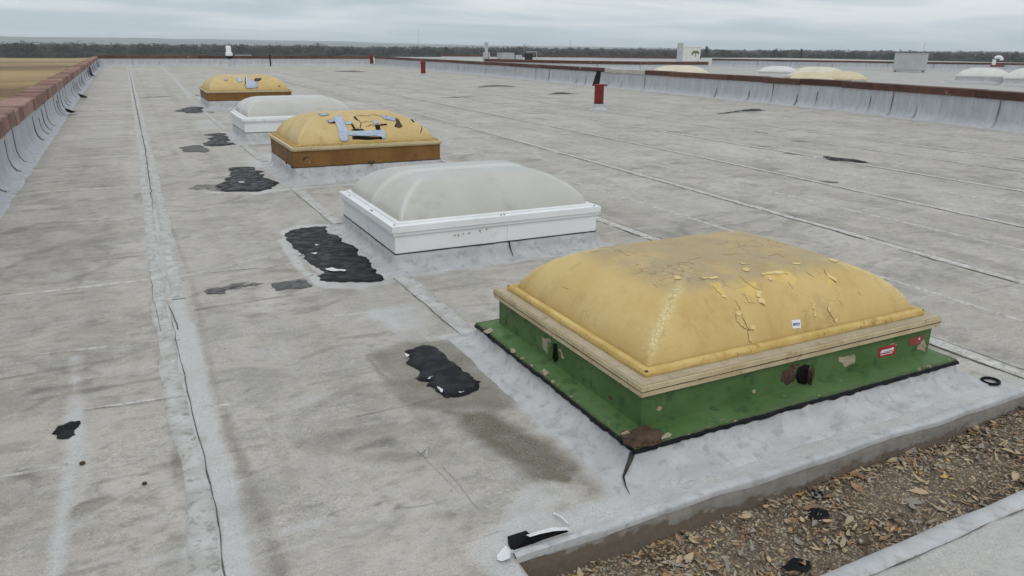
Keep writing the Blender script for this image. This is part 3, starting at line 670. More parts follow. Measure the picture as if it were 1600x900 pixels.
def crack(name, P, w, parent, seed=0, mat=None, zoff=.005, taper=True, wob=.35):
    r = random.Random(seed); pts = list(P); dense = []
    for a, b in zip(pts[:-1], pts[1:]):
        L = math.hypot(b[0]-a[0], b[1]-a[1]); n = max(2, int(L/max(.03, .02*a[1])))
        for k in range(n):
            x_, y_ = a[0]+(b[0]-a[0])*k/n, a[1]+(b[1]-a[1])*k/n; j = (float(fbm(np.array(x_*5+y_*5), np.array(seed*1.7), 8, 4))-.5)*min(.05, .012+w*2)
            dense.append((x_-(b[1]-a[1])/L*j, y_+(b[0]-a[0])/L*j))
    dense.append(pts[-1]); V = []; F = []
    for i, p in enumerate(dense):
        a = dense[max(0, i-1)]; b = dense[min(len(dense)-1, i+1)]; L = math.hypot(b[0]-a[0], b[1]-a[1])+1e-9; nx_, ny_ = -(b[1]-a[1])/L, (b[0]-a[0])/L
        f = math.sin(PI*min(1, max(0, (i+.3)/len(dense))))**.4 if taper else 1
        ww = w/2*f*(.15+1.5*float(fbm(np.array(p[0]*9+p[1]*9), np.array(seed*2.3), 13, 3))**1.3)
        for s in (-ww, ww):
            xx, yy = p[0]+nx_*s, p[1]+ny_*s; V.append((xx, yy, float(hz(xx, yy))+zoff))
    for i in range(len(dense)-1): F.append((i*2, i*2+1, i*2+3, i*2+2))
    return obj(name, V, F, mat or M['seam_gap'], parent, sharp=0)  # draws real cracks, and dark lines standing in for lap-edge shade
# main seam: a lap strip left of the split, the split itself
strip('seam_strip', [(x_-.055, y_) for x_, y_ in MAIN], .085, .003, M['seam'], ROOF, 1, .12)
strip('seam_strip', [(x_+.075, y_) for x_, y_ in MAIN[4:]], .10, .003, M['seam'], ROOF, 2, .25)
crack('seam_crack_or_shade', [(.065, 1.2)]+MAIN[1:5], .0055, ROOF, 3)
crack('seam_crack_or_shade', [(.05, 8.7), (.09, 14), (.085, 21.3), (.10, 40), (.09, 70)], .02, ROOF, 4)
crack('seam_crack_or_shade', gpl([(234, 425), (240, 470), (252, 520)]), .005, ROOF, 5); crack('seam_crack_or_shade', gpl([(264, 478), (272, 500), (278, 516)]), .007, ROOF, 6)
# long laps running away to the right of the curbs
for k, (P, w) in enumerate([([(6.03, 1.96), (6.0, 3.0), (6.35, 9), (6.75, 16.8), (7.2, 30), (7.4, 71)], .085), ([(8.0, 1.96), (8.0, 4.2), (8.3, 9), (8.54, 15.3), (9.0, 30), (9.2, 71)], .07), ([(10.1, 1), (10.1, 5.4), (10.2, 11.6), (10.6, 25), (11, 71)], .08),
                  ([(13.0, 1), (13.1, 7.1), (13.4, 14.2), (13.8, 30), (14, 71)], .09), ([(4.22, 1.96), (4.22, 6.4), (4.3, 14), (4.5, 30), (4.6, 71)], .085), ([(11.7, 2), (11.8, 9), (12, 20), (12.3, 71)], .05), ([(15.2, 3), (15.6, 12), (16, 30), (16.4, 71)], .07), ([(5.1, 1.96), (5.15, 9), (5.3, 20), (5.5, 71)], .03), ([(7.0, 1.96), (7.1, 9), (7.5, 20), (7.9, 71)], .03), ([(9.05, 1.96), (9.2, 9), (9.5, 20), (9.9, 71)], .035)]):
    strip('seam_strip', P, w*(1.15 if k < 5 else .8), .005, M['lap'], ROOF, 20+k, .1)
    if k < 7: crack('seam_crack_or_shade', [(a-w*.68, b) for a, b in P], .017, ROOF, 60+k, taper=False)  # dark line stands in for shade along the lap edge
    if k in (0, 4): crack('seam_crack_or_shade', [(a+w*.7, b) for a, b in P], .012, ROOF, 40+k, taper=False)
# lap running through the curbs
for k, (a, b) in enumerate([(3.85, 5.25), (7.25, 9.45), (11.9, 14.1), (16.8, 21.9)]):
    strip('seam_strip', [(1.71, a), (1.69, b)], .11, .004, M['seam'], ROOF, 80+k, .15); crack('seam_crack_or_shade', [(1.635, a), (1.62, b)], .007, ROOF, 90+k); crack('seam_crack_or_shade', [(1.735, a), (1.72, b)], .006, ROOF, 95+k)
strip('seam_strip', [(1.78, 27.2), (2.2, 45), (2.5, 70)], .2, .004, M['seam'], ROOF, 85, .15); strip('seam_strip', [(2.12, 24.9), (1.95, 30), (2.0, 34)], .1, .004, M['seam'], ROOF, 86, .15)
# cross laps from parapet to seam
for k, (P, w) in enumerate([([(0, 463), (150, 446), (290, 430)], .028), ([(130, 640), (200, 630), (295, 617)], .03), ([(55, 555), (150, 545), (282, 531)], .02), ([(40, 302), (130, 296), (236, 290)], .045), ([(95, 248), (150, 246), (216, 243)], .045), ([(93, 216), (150, 215), (214, 213)], .05),
                  ([(240, 314), (290, 309), (345, 303), (400, 300)], .035), ([(110, 195), (160, 193), (210, 191)], .05), ([(125, 172), (207, 170)], .06), ([(222, 213), (240, 213)], .04), ([(290, 430), (380, 421), (470, 411)], .018),
                  ([(0, 745), (60, 735), (110, 728)], .025), ([(330, 635), (380, 628)], .01), ([(240, 240), (285, 234)], .05), ([(240, 165), (282, 163)], .07), ([(410, 445), (475, 436), (490, 430)], .012)]):
    P = gpl(P); strip('seam_strip', P, w*1.1, .003, M['lap'], ROOF, 100+k, .45)
    if k in (1, 2, 6, 10, 15): crack('seam_crack_or_shade', [(a, b-w*.6) for a, b in P], .005, ROOF, 120+k)
for k, (P, w) in enumerate([([(30, 522), (90, 510), (150, 497)], .004), ([(520, 565), (590, 556), (635, 551)], .004), ([(690, 730), (715, 757), (748, 798)], .005), ([(610, 797), (660, 791), (700, 782)], .004), ([(720, 850), (760, 840), (786, 829)], .005),
                  ([(530, 760), (575, 745)], .004), ([(655, 712), (675, 695)], .005), ([(95, 545), (60, 551)], .004), ([(550, 560), (620, 600)], .004), ([(945, 405), (1000, 385)], .006), ([(640, 695), (720, 775)], .003)]):
    crack('seam_crack_or_shade', gpl(P), w*.4, ROOF, 150+k)
# white ridges where the coating has rucked up
for k, P in enumerate([[(307, 427), (345, 419), (372, 412), (420, 399)], [(390, 384), (430, 373)], [(300, 404), (330, 399)], [(440, 395), (420, 401)], [(0, 745), (40, 731), (105, 726)], [(655, 708), (668, 700), (664, 715)]]):
    strip('seam_strip', gpl(P), .010, .004, M['seam'], ROOF, 170+k, .6, .03)

# ------------------------------------------------------------------ the sunken pit with gravel and leaves
def pit_mat():
    m = NT('gravel_bed_soil'); v = m.vor(150, None, 'F1'); c = m.vor(150, None, 'F1', 'Color'); a = m.noise(4, 5)
    col = m.mix(m.rng(v, .1, .5), (.26, .215, .165), (.085, .062, .045)); col = m.mix(.35, col, m.mix(m.rng(a, .35, .65), (.09, .065, .045), (.22, .185, .145)))
    return m.done(col, .85, m.bump(v, .8, .004), .2)
M['pit'] = pit_mat()
PX1 = 9.5
V = []; F = []; n1, n2 = 180, 16
for i in range(n1+1):
    for j in range(n2+1):
        xx = PITX-.05+(PX1-PITX+.05)*i/n1; yy = PITY0-.05+(PITY1-PITY0+.1)*j/n2
        V.append((xx, yy, PITZ+float(fbm(xx*4, yy*4, 61, 3)-.5)*.025+.05*float(sstep(3.4, 4.3, xx))))
for i in range(n1):
    for j in range(n2): F.append((i*(n2+1)+j, (i+1)*(n2+1)+j, (i+1)*(n2+1)+j+1, i*(n2+1)+j+1))
PIT = structure(obj('gravel_bed', V, F, M['pit'], sharp=0))
def pz(x, y): return PITZ+float(fbm(x*4, y*4, 61, 3)-.5)*.025+.05*float(sstep(3.4, 4.3, x))
# metal edge below the membrane round the pit
def pit_side(name, fn, n, inward):
    V = []; F = []; r = random.Random(5)
    for i in range(n+1):
        t = i/n; x_, y_ = fn(t)
        for k, (o, z_) in enumerate([(.006, .002), (.0, -.012), (-.008, -.06), (-.006, -.11), (-.012, -.19)]):
            V.append((x_+inward[0]*(-o+r.uniform(-.0015, .0015)), y_+inward[1]*(-o+r.uniform(-.0015, .0015)), z_+(float(hz(x_, y_)) if k == 0 else 0)))
    for i in range(n):
        for k in range(4): F.append((i*5+k, i*5+k+1, i*5+6+k, i*5+5+k))
    return structure(obj(name, V, F, M['rust_edge'], ROOF, sharp=0)) if False else obj(name, V, F, M['rust_edge'], ROOF, sharp=50)
def edge_y(x): return PITY1+float(fbm(np.array(x*2.2), np.array(0.), 31, 4)-.5)*.045
pit_side('pit_edge', lambda t: (PITX+(PX1-PITX)*t, edge_y(PITX+(PX1-PITX)*t)-.001), 260, (0, -1))
pit_side('pit_edge', lambda t: (PITX+.001+(float(fbm(np.array((PITY0+(PITY1-PITY0)*t)*4), np.array(0.), 37, 3))-.5)*.03, PITY0+(PITY1-PITY0)*t), 40, (1, 0))
pit_side('pit_edge', lambda t: (PITX+(PX1-PITX)*t, PITY0), 60, (0, 1))
# membrane fold over the lip, slightly proud, and a cap strip along the near side
V = []; F = []; r = random.Random(9); n = 420
for i in range(n+1):
    x_ = PITX+.13+(PX1-PITX-.13)*i/n; y_ = edge_y(x_)
    for (o, z_) in [(.035, .004), (.012, .006), (-.003, .003), (-.007, -.006), (-.006, -.020-.012*fbm(np.array(x_*5), np.array(1.), 3, 3))]:
        V.append((x_, y_+o, z_+float(hz(x_, y_))*(1 if z_ > 0 else .4)))
for i in range(n):
    for k in range(4): F.append((i*5+k, i*5+k+1, i*5+6+k, i*5+5+k))
obj('membrane_edge', V, F, M['flashing'], ROOF, sharp=0)
strip('membrane_edge', [(PITX-.06, PITY0-.036), (2.4, PITY0-.036), (4, PITY0-.036), (9, PITY0-.036)], .068, .006, M['flashing'], ROOF, 201, .03, .12)
crack('seam_crack_or_shade', [(PITX-.05, PITY0-.082), (2.4, PITY0-.078), (4, PITY0-.08), (9, PITY0-.08)], .005, ROOF, 202, taper=False)
for k, (px, py) in enumerate([(1400, 862), (1520, 800), (1545, 808), (1430, 868), (1600, 790)]):
    g_ = gp(px, py); crack('seam_crack_or_shade', [(g_[0]-.004, g_[1]-.03), (g_[0]+.004, g_[1]+.03)], .003, ROOF, 210+k)
# pebbles: real geometry, one joined part
rr = np.random.default_rng(5); N = 22000
px_ = PITX+(6.6-PITX)*rr.random(N)**1.25; py_ = PITY0+.01+(PITY1-PITY0-.02)*rr.random(N); sz = .0030+.0036*rr.random(N)**2
octv = np.array([(1, 0, 0), (0, 1, 0), (-1, 0, 0), (0, -1, 0), (0, 0, 1), (0, 0, -.6)]); octf = np.array([(0, 1, 4), (1, 2, 4), (2, 3, 4), (3, 0, 4), (1, 0, 5), (2, 1, 5), (3, 2, 5), (0, 3, 5)])
an = rr.random(N)*6.28; ca, sa = np.cos(an), np.sin(an); jx = 1+.5*rr.random((N, 6, 3))
vv = octv[None]*jx; vx = vv[..., 0]*ca[:, None]-vv[..., 1]*sa[:, None]; vy = vv[..., 0]*sa[:, None]+vv[..., 1]*ca[:, None]
zz = PITZ+(fbm(px_*4, py_*4, 61, 3)-.5)*.025+.05*sstep(3.4, 4.3, px_)
PV = np.stack([px_[:, None]+vx*sz[:, None], py_[:, None]+vy*sz[:, None], zz[:, None]+vv[..., 2]*sz[:, None]*.8+.001], -1).reshape(-1, 3)
PF = (octf[None]+6*np.arange(N)[:, None, None]).reshape(-1, 3)
def pebble_mat():
    m = NT('pea_gravel'); c = m.n('ShaderNodeAttribute', attribute_name='tint'); return m.done(c.outputs['Color'], .8, None, .2)
M['pebble'] = pebble_mat()
me = bpy.data.meshes.new('gravel'); me.from_pydata(PV.tolist(), [], PF.tolist())
pal = np.array([(.36, .295, .215), (.27, .215, .155), (.40, .335, .255), (.19, .145, .10), (.32, .245, .17)]); cc = pal[rr.integers(0, 5, N)]*(.7+.5*rr.random((N, 1)))
at = me.color_attributes.new('tint', 'FLOAT_COLOR', 'POINT'); at.data.foreach_set('color', np.c_[np.repeat(cc, 6, 0), np.ones(N*6)].ravel().astype(np.float32))
structure(link('gravel', me, M['pebble'], PIT, smooth=False), 'stuff')
# leaves
leafcols = [(.29, .185, .105), (.42, .32, .21), (.20, .125, .075), (.33, .275, .20), (.10, .072, .05), (.24, .215, .18), (.45, .30, .09), (.24, .13, .07)]
LM = [weathered('dry_leaf', c, tuple(q*1.2 for q in c), tuple(q*.55 for q in c), 40, .55, .6, .3, 150, bd=.001) for c in leafcols]
LW = [5, 6, 4, 6, 4, 5, .6, 1.5]
def leaf_geo(r, L, wd, curl, cup, twist, broad):
    V = []; F = []; n = 6
    for i in range(n+1):
        t = i/n; w = wd*(math.sin(PI*min(1, t*1.02))**(.55 if broad else .8))*(1-.25*t) + (.0004)
        bend = curl*(t-.5)**2*4; a = twist*(t-.5); 
        for s in (-1, 0, 1):
            yy = s*w*math.cos(a); zz_ = bend*L*.25+abs(s)*w*cup+s*w*math.sin(a)
            V.append(((t-.5)*L, yy, zz_))
    for i in range(n):
        for k in range(2): F.append((i*3+k, i*3+k+1, i*3+4+k, i*3+3+k))
    return V, F
r = random.Random(77); LMESH = []
for k in range(14):
    L = 1.; V, F = leaf_geo(r, L, r.uniform(.16, .27) if k % 3 else r.uniform(.09, .13), r.uniform(-.3, .9), r.uniform(-.3, .7), r.uniform(-.9, .9), k % 2)
    LMESH.append((V, F))
LME = {}
def leaf_mesh(i, j):
    if (i, j) not in LME:
        me = bpy.data.meshes.new('leaf'); me.from_pydata(LMESH[i][0], [], LMESH[i][1]); me.materials.append(LM[j]); me.polygons.foreach_set('use_smooth', np.ones(len(me.polygons), bool)); LME[(i, j)] = me
    return LME[(i, j)]
def leaf_spot(r):
    while True:
        x_ = PITX+.02+r.random()**1.15*3.4; y_ = r.uniform(PITY0+.012, PITY1-.015)
        dens = .28+.75*math.exp(-((x_-1.35)/.55)**2)+.7*float(sstep(3.0, 3.8, x_))+.5*math.exp(-(PITY1-y_)/.05)*float(sstep(1.9, 2.3, x_))+.6*math.exp(-(y_-PITY0)/.10)*float(sstep(2.7, 1.7, x_))
        dens *= .26+1.4*float(sstep(.42, .62, fbm(np.array(x_*5.), np.array(y_*7.), 91, 3)))
        if r.random() < dens: return x_, y_
litV = []; litF = []
for k in range(4800):
    x_, y_ = leaf_spot(r); big = k < 300
    L = r.uniform(.048, .090) if big else r.uniform(.016, .040)
    i = r.randrange(14); j = r.choices(range(8), LW)[0]
    rot = Matrix.Rotation(r.uniform(0, 6.28), 4, 'Z') @ Matrix.Rotation(r.gauss(0, .25), 4, 'X') @ Matrix.Rotation(r.gauss(0, .18), 4, 'Y')
    z_ = pz(x_, y_)+.006+(r.uniform(0, .012) if big else r.uniform(0, .008))
    if big:
        o = bpy.data.objects.new('leaf', leaf_mesh(i, j)); COL.objects.link(o); o.parent = PIT
        o.matrix_local = Matrix.Translation((x_, y_, z_)) @ rot @ Matrix.Diagonal((L, L*r.uniform(.75, 1.3), L, 1))
    else:
        n = len(litV); litV += [(rot @ Vector(v)*L+Vector((x_, y_, z_))) for v in LMESH[i][0]]; litF += [(tuple(q_+n for q_ in f), j) for f in LMESH[i][1]]
me = bpy.data.meshes.new('leaf_litter'); me.from_pydata([tuple(v) for v in litV], [], [f for f, _ in litF])
for m_ in LM: me.materials.append(m_)
me.polygons.foreach_set('material_index', np.array([j for _, j in litF], np.int32))
structure(link('leaf_litter', me, None, PIT, sharp=0), 'stuff')
# twigs and bits
tw = MB()
for k in range(150):
    x_, y_ = leaf_spot(r); a = r.uniform(0, 6.28); L = r.uniform(.02, .09); z_ = pz(x_, y_)+.008
    tw.tube([(x_, y_, z_), (x_+L*.5*math.cos(a+.2), y_+L*.5*math.sin(a+.2), z_+r.uniform(.0, .008)), (x_+L*math.cos(a), y_+L*math.sin(a), z_)], [.0016, .0014, .0008], 4)
structure(tw.build('twigs', M['bark'], PIT), 'stuff')
M['nut'] = weathered('seed_husk', (.36, .27, .17), (.42, .33, .22), (.2, .13, .08), 40); M['stone'] = weathered('grey_stone', (.30, .28, .25), (.36, .34, .31), (.2, .18, .16), 30)
for k, (px, py, s, mt) in enumerate([(1524, 672, .017, 'nut'), (1445, 828, .010, 'stone'), (1425, 815, .011, 'stone'), (1128, 827, .014, 'nut'), (1104, 880, .009, 'stone'), (1175, 855, .010, 'stone'), (1220, 862, .013, 'nut'), (1360, 800, .008, 'stone'), (1320, 860, .012, 'nut')]):
    g_ = gp(px, py, PITZ+.01); mb = MB(); mb.lathe([(s*.3, -s*.8), (s*.8, -s*.4), (s, .0), (s*.85, s*.45), (s*.45, s*.8), (s*.08, s*.95)], 10); o = mb.build('pebble', M[mt], PIT, (g_[0], g_[1], pz(*g_)+s*.6)); o.rotation_euler = (r.uniform(-1, 1), r.uniform(-1, 1), 0)

# ------------------------------------------------------------------ patches that lie on a surface
def cdt(poly, step, rnd):
    P = np.array(poly); lo = P.min(0); hi = P.max(0); pts = [Vector(p) for p in poly]; n = len(pts)
    gx = np.arange(lo[0]+step*.5, hi[0], step); gy = np.arange(lo[1]+step*.5, hi[1], step)
    if len(gx)*len(gy):
        A, B_ = np.meshgrid(gx, gy); A = A.ravel(); B_ = B_.ravel(); d = poly_sdf(P, A, B_)
        for a, b, q_ in zip(A, B_, d):
            if q_ > step*.45: pts.append(Vector((a+rnd.uniform(-.2, .2)*step, b+rnd.uniform(-.2, .2)*step)))
    v, e, f, *_ = delaunay_2d_cdt(pts, [(i, (i+1) % n) for i in range(n)], [], 1, 1e-7)
    return [tuple(q_) for q_ in v], [tuple(q_) for q_ in f]
def tar_patch(poly_px, label, seed, th=.008, step=.02, mat='tar', amp=.17, depth=3, group='black tar repairs on the roof', name='tar_patch', cat='tar patch', world=False, flakes=(), edge=.014, lump=.005):
    r = random.Random(seed); P = jag(poly_px if world else gpl(poly_px), amp, depth, r)
    v, f = cdt(P, step, r); A = np.array(v); d = np.maximum(0, poly_sdf(P, A[:, 0], A[:, 1]))
    z = hz(A[:, 0], A[:, 1])+.0035+th*sstep(0, edge, d)*(.8+.4*fbm(A[:, 0]*9, A[:, 1]*11, seed, 3)) + lump*sstep(0, edge*2, d)*(fbm(A[:, 0]*5, A[:, 1]*6, seed+5, 3)-.4)
    c = A.mean(0); V = [(a-c[0], b-c[1], zz) for (a, b), zz in zip(v, z)]
    if flakes:
        t = empty(name, (c[0], c[1], 0), label, cat, group); obj('tar_body', V, f, M[mat], t, sharp=0)
        for fl in flakes:
            Q = jag(gpl(fl), .25, 2, r); vv_, ff = cdt(Q, step, r)
            zt = [float(hz(a, b))+.0035+th*1.45+lump*.55+.002*r.random() for a, b in vv_]
            obj('coating_flake', [(a-c[0], b-c[1], q_) for (a, b), q_ in zip(vv_, zt)], ff, M['peel'], t, sharp=0)
        return t
    return tag(obj(name, V, f, M[mat], None, (c[0], c[1], 0), sharp=0), label, cat, group)
tar_patch([(632, 550), (648, 544), (668, 541), (684, 545), (694, 553), (700, 562), (712, 570), (722, 580), (735, 588), (752, 597), (749, 604), (742, 612), (730, 618), (712, 622), (696, 623), (688, 616), (676, 607), (666, 604), (672, 598), (648, 592), (655, 586), (652, 578), (644, 574), (634, 567), (640, 560)],
          'thick glossy black tar smear in the brown stain beside the green curb', 1, .010, .018, flakes=[[(683, 609), (692, 614), (690, 619), (685, 614)], [(668, 597), (677, 593), (674, 599)], [(633, 557), (640, 560), (637, 563)], [(716, 618), (726, 617), (720, 620)]])
tar_patch(TAR2, 'wide black tar repair with white flecks left of the near white skylight', 2, .009, .028, flakes=[[(508, 424), (520, 422), (541, 425), (538, 428), (512, 426)], [(486, 398), (496, 398), (493, 401)], [(492, 385), (499, 385), (496, 387)], [(470, 398), (476, 402), (474, 403)]])
tar_patch([(357, 263), (380, 261), (399, 262), (402, 267), (413, 268), (403, 271), (414, 274), (424, 281), (432, 289), (425, 295), (408, 299), (380, 299), (352, 300), (345, 297), (336, 290), (346, 287), (352, 279), (365, 276), (359, 271), (363, 268)],
          'ragged black tar repair left of the broken ochre skylight', 3, .012, .05, flakes=[[(372, 287), (382, 287), (380, 289)]])
tar_patch([(318, 211), (340, 208), (348, 208), (357, 216), (371, 226), (350, 228), (330, 229), (322, 223), (332, 219), (324, 216), (334, 213)], 'black tar repair with brushed fingers left of the far white skylight', 4, .012, .07)
tar_patch([(283, 170), (300, 167), (312, 167), (316, 173), (305, 177), (291, 177)], 'black tar repair left of the farthest ochre skylight', 5, .012, .12)
tar_patch([(424, 444), (455, 440), (478, 438), (488, 448), (470, 452), (432, 455)], 'short dark worn tar strip under the wide tar repair', 6, .003, .03, 'tar_thin', .15)
tar_patch([(319, 456), (350, 449), (392, 444), (396, 447), (352, 455), (352, 460), (322, 460)], 'long faded tar strip just right of the bright seam', 7, .003, .03, 'tar_thin', .2)
tar_patch([(279, 231), (300, 227), (318, 229), (327, 234), (320, 238), (282, 238)], 'grey scuffed tar strip in front of the far white skylight', 8, .003, .05, 'tar_thin', .25)
tar_patch([(81, 678), (92, 666), (110, 659), (123, 658), (123, 668), (119, 679), (104, 687), (88, 685)], 'black torn spot alone on the left part of the roof', 9, .002, .02, 'black_rubber', .2, group=None)
tar_patch([(1281, 246.5), (1292, 244.5), (1306, 247), (1318, 248), (1332, 250.5), (1358, 253.7), (1338, 254.5), (1318, 253), (1302, 251.5), (1288, 249)], 'dark lifted tear by the long laps at the right of the roof', 10, .03, .12, 'tar', .3, edge=.08)
tar_patch([(1116, 178.5), (1140, 175), (1160, 172), (1180, 171), (1197, 172.5), (1180, 174), (1162, 174.5), (1140, 177.5)], 'long dark tear on the roof in front of the right parapet', 11, .03, .15, 'tar', .12, edge=.1)
tar_patch([(853, 147.5), (872, 144.5), (882, 144.5), (890, 146), (906, 146.8), (880, 147.5)], 'thin dark scrape left of the red pipe by the black strip', 12, .02, .2, 'tar', .12, edge=.1)
tar_patch([(735, 137), (752, 135), (765, 133.2), (788, 133.5), (802, 136), (778, 135.5), (758, 136.6)], 'dark scrape in the middle of the far roof, the farther of two', 13, .03, .4, 'tar_thin', .25, edge=.1)
tar_patch([(690, 152.6), (712, 151.4), (738, 152), (712, 153)], 'dark scrape in the middle of the far roof, the nearer of two', 14, .03, .3, 'tar_thin', .25, edge=.1)
tar_patch([(530, 112), (552, 110), (572, 112), (550, 113)], 'thin dark scrape far off in front of the leftmost red pipe', 15, .03, .6, 'tar_thin', .2, edge=.1)
# small loose bits on the membrane
for k, (px, py, s, mt, lab) in enumerate([(129, 726, .012, 'rust', 'small dark nut lying below the black torn spot'), (226, 757, .010, 'rust', 'tiny dark pebble lying left of the lower seam')]):
    g_ = gp(px, py); mb = MB(); mb.lathe([(s*.3, 0), (s, s*.4), (s*.9, s*.9), (s*.3, s*1.2)], 10); tag(mb.build('nut', M[mt], None, (g_[0], g_[1], float(hz(*g_)))), lab, 'debris')
g_ = gp(1547, 598); ringmb = MB()
ringmb.tube([(.045*math.cos(a), .04*math.sin(a), .008) for a in np.linspace(0, 2*PI, 25)], .008, 8)
tag(ringmb.build('rubber_ring', M['black_rubber'], None, (g_[0], g_[1], float(hz(*g_))+.003)), 'small black ring lying on the roof right of the green curb', 'ring')
# torn corner of the membrane at the pit
t = empty('torn_flap', (1.0, 1.93, 0), 'torn membrane corner with black underside curling over the pit', 'membrane')
def wp(px, py, z): q_ = gp(px, py, z); return (q_[0]-1.0, q_[1]-1.93, z)
obj('black_backing', [wp(793, 838, .012), (wp(812, 832, .02)), wp(822, 829, .03), wp(828, 834, .032), wp(850, 830, .028), wp(885, 827, .012), wp(888, 831, .002), wp(850, 843, .0), wp(820, 855, -.002), wp(800, 862, -.004), wp(794, 850, .006)], [tuple(range(11))], M['black_rubber'], t, smooth=False)
obj('peeled_edge', [wp(822, 836, .030), wp(840, 830, .036), wp(862, 824, .034), wp(886, 824, .016), wp(890, 828, .018), wp(865, 830, .040), wp(845, 834, .042), wp(828, 839, .036)], [(0, 1, 6, 7), (1, 2, 5, 6), (2, 3, 4, 5)], M['peel'], t)
mb = MB(); mb.tube([wp(865, 802, .008), wp(877, 808, .02), wp(888, 819, .012)], [.004, .005, .003], 8); mb.build('curled_strip', M['peel'], t)
obj('peeled_edge', [wp(776, 868, .006), wp(790, 852, .012), wp(798, 860, .020), wp(797, 872, .016), wp(785, 877, .01), wp(777, 875, .006)], [tuple(range(6))], M['peel'], t, smooth=False)
V = []; F = []
for i in range(21):
    tt = i/20; a = 1.0+.32*tt
    for (oy, oz) in ((.03, .004), (.008, .012+.012*math.sin(tt*9)*(1-tt)), (-.006, .006), (-.008, -.02)): V.append((a-1.0-.01, oy-.018, oz))
for i in range(20):
    for k in range(3): F.append((i*4+k, i*4+k+1, i*4+5+k, i*4+4+k))
obj('peeled_edge', V, F, M['flashing'], t)
# black scraps in the gravel
for k, (P, lab) in enumerate([([(1262, 797), (1275, 794), (1292, 797), (1297, 806), (1285, 815), (1272, 813), (1265, 805)], 'black rubber scrap lying alone in the middle of the gravel'),
                              ([(1215, 888), (1235, 878), (1266, 880), (1262, 896), (1235, 899)], 'black rubber scrap under the leaves near the pit lip at the bottom'),
                              ([(1265, 768), (1282, 770), (1288, 777), (1272, 778)], 'thin dark scrap lying among leaves above the black scrap')]):
    rr_ = random.Random(k); Q = jag(gpl(P, PITZ+.012), .2, 2, rr_); v, f = cdt(Q, .012, rr_); c = np.mean(v, 0)
    tag(obj('rubber_scrap', [(a-c[0], b-c[1], .012+.010*rr_.random()) for a, b in v], f, M['black_rubber'], None, (c[0], c[1], pz(*c)), sharp=0), lab, 'scrap', 'black scraps in the gravel')

# ------------------------------------------------------------------ skylights
def ring(rect, prof, mat, name, parent, seg=.25, jit=0., closed=False, seed=0, sharp=35, prj=None):
    """sweep a profile (outward offset, z) round a rectangle with mitred corners; rect is local"""
    x0, x1, y0, y1 = rect; r = random.Random(seed); nxs = max(1, int((x1-x0)/seg)); nys = max(1, int((y1-y0)/seg))
    base = [(x0+(x1-x0)*i/nxs, y0, 0, -1) for i in range(nxs)]+[(x1, y0+(y1-y0)*i/nys, 1, 0) for i in range(nys)]+[(x1-(x1-x0)*i/nxs, y1, 0, 1) for i in range(nxs)]+[(x0, y1-(y1-y0)*i/nys, -1, 0) for i in range(nys)]
    n = len(base); V = []; F = []
    for (bx, by, ox, oy) in base:
        corner = (abs(bx-x0) < 1e-6 or abs(bx-x1) < 1e-6) and (abs(by-y0) < 1e-6 or abs(by-y1) < 1e-6)
        dx = (-1 if abs(bx-x0) < 1e-6 else 1 if abs(bx-x1) < 1e-6 else 0) if (corner or ox) else 0
        dy = (-1 if abs(by-y0) < 1e-6 else 1 if abs(by-y1) < 1e-6 else 0) if (corner or oy) else 0
        for (o, z) in prof:
            jj = r.uniform(-jit, jit); kk = r.uniform(-jit, jit)
            if jit > .003: jj += (float(fbm(np.array(bx*4+seed), np.array(by*4), 19, 4))-.5)*.05*min(1, abs(o)*9); kk += (float(fbm(np.array(bx*9+seed), np.array(by*9+o*20), 29, 3))-.5)*.012*(z > .015)
            V.append((bx+dx*(o+jj), by+dy*(o+jj), z+kk))
    m_ = len(prof); mm = m_ if closed else m_-1
    for i in range(n):
        j = (i+1) % n
        for k in range(mm):
            l = (k+1) % m_; F.append((i*m_+k, j*m_+k, j*m_+l, i*m_+l))
    return obj(name, V, F, mat, parent, sharp=sharp)
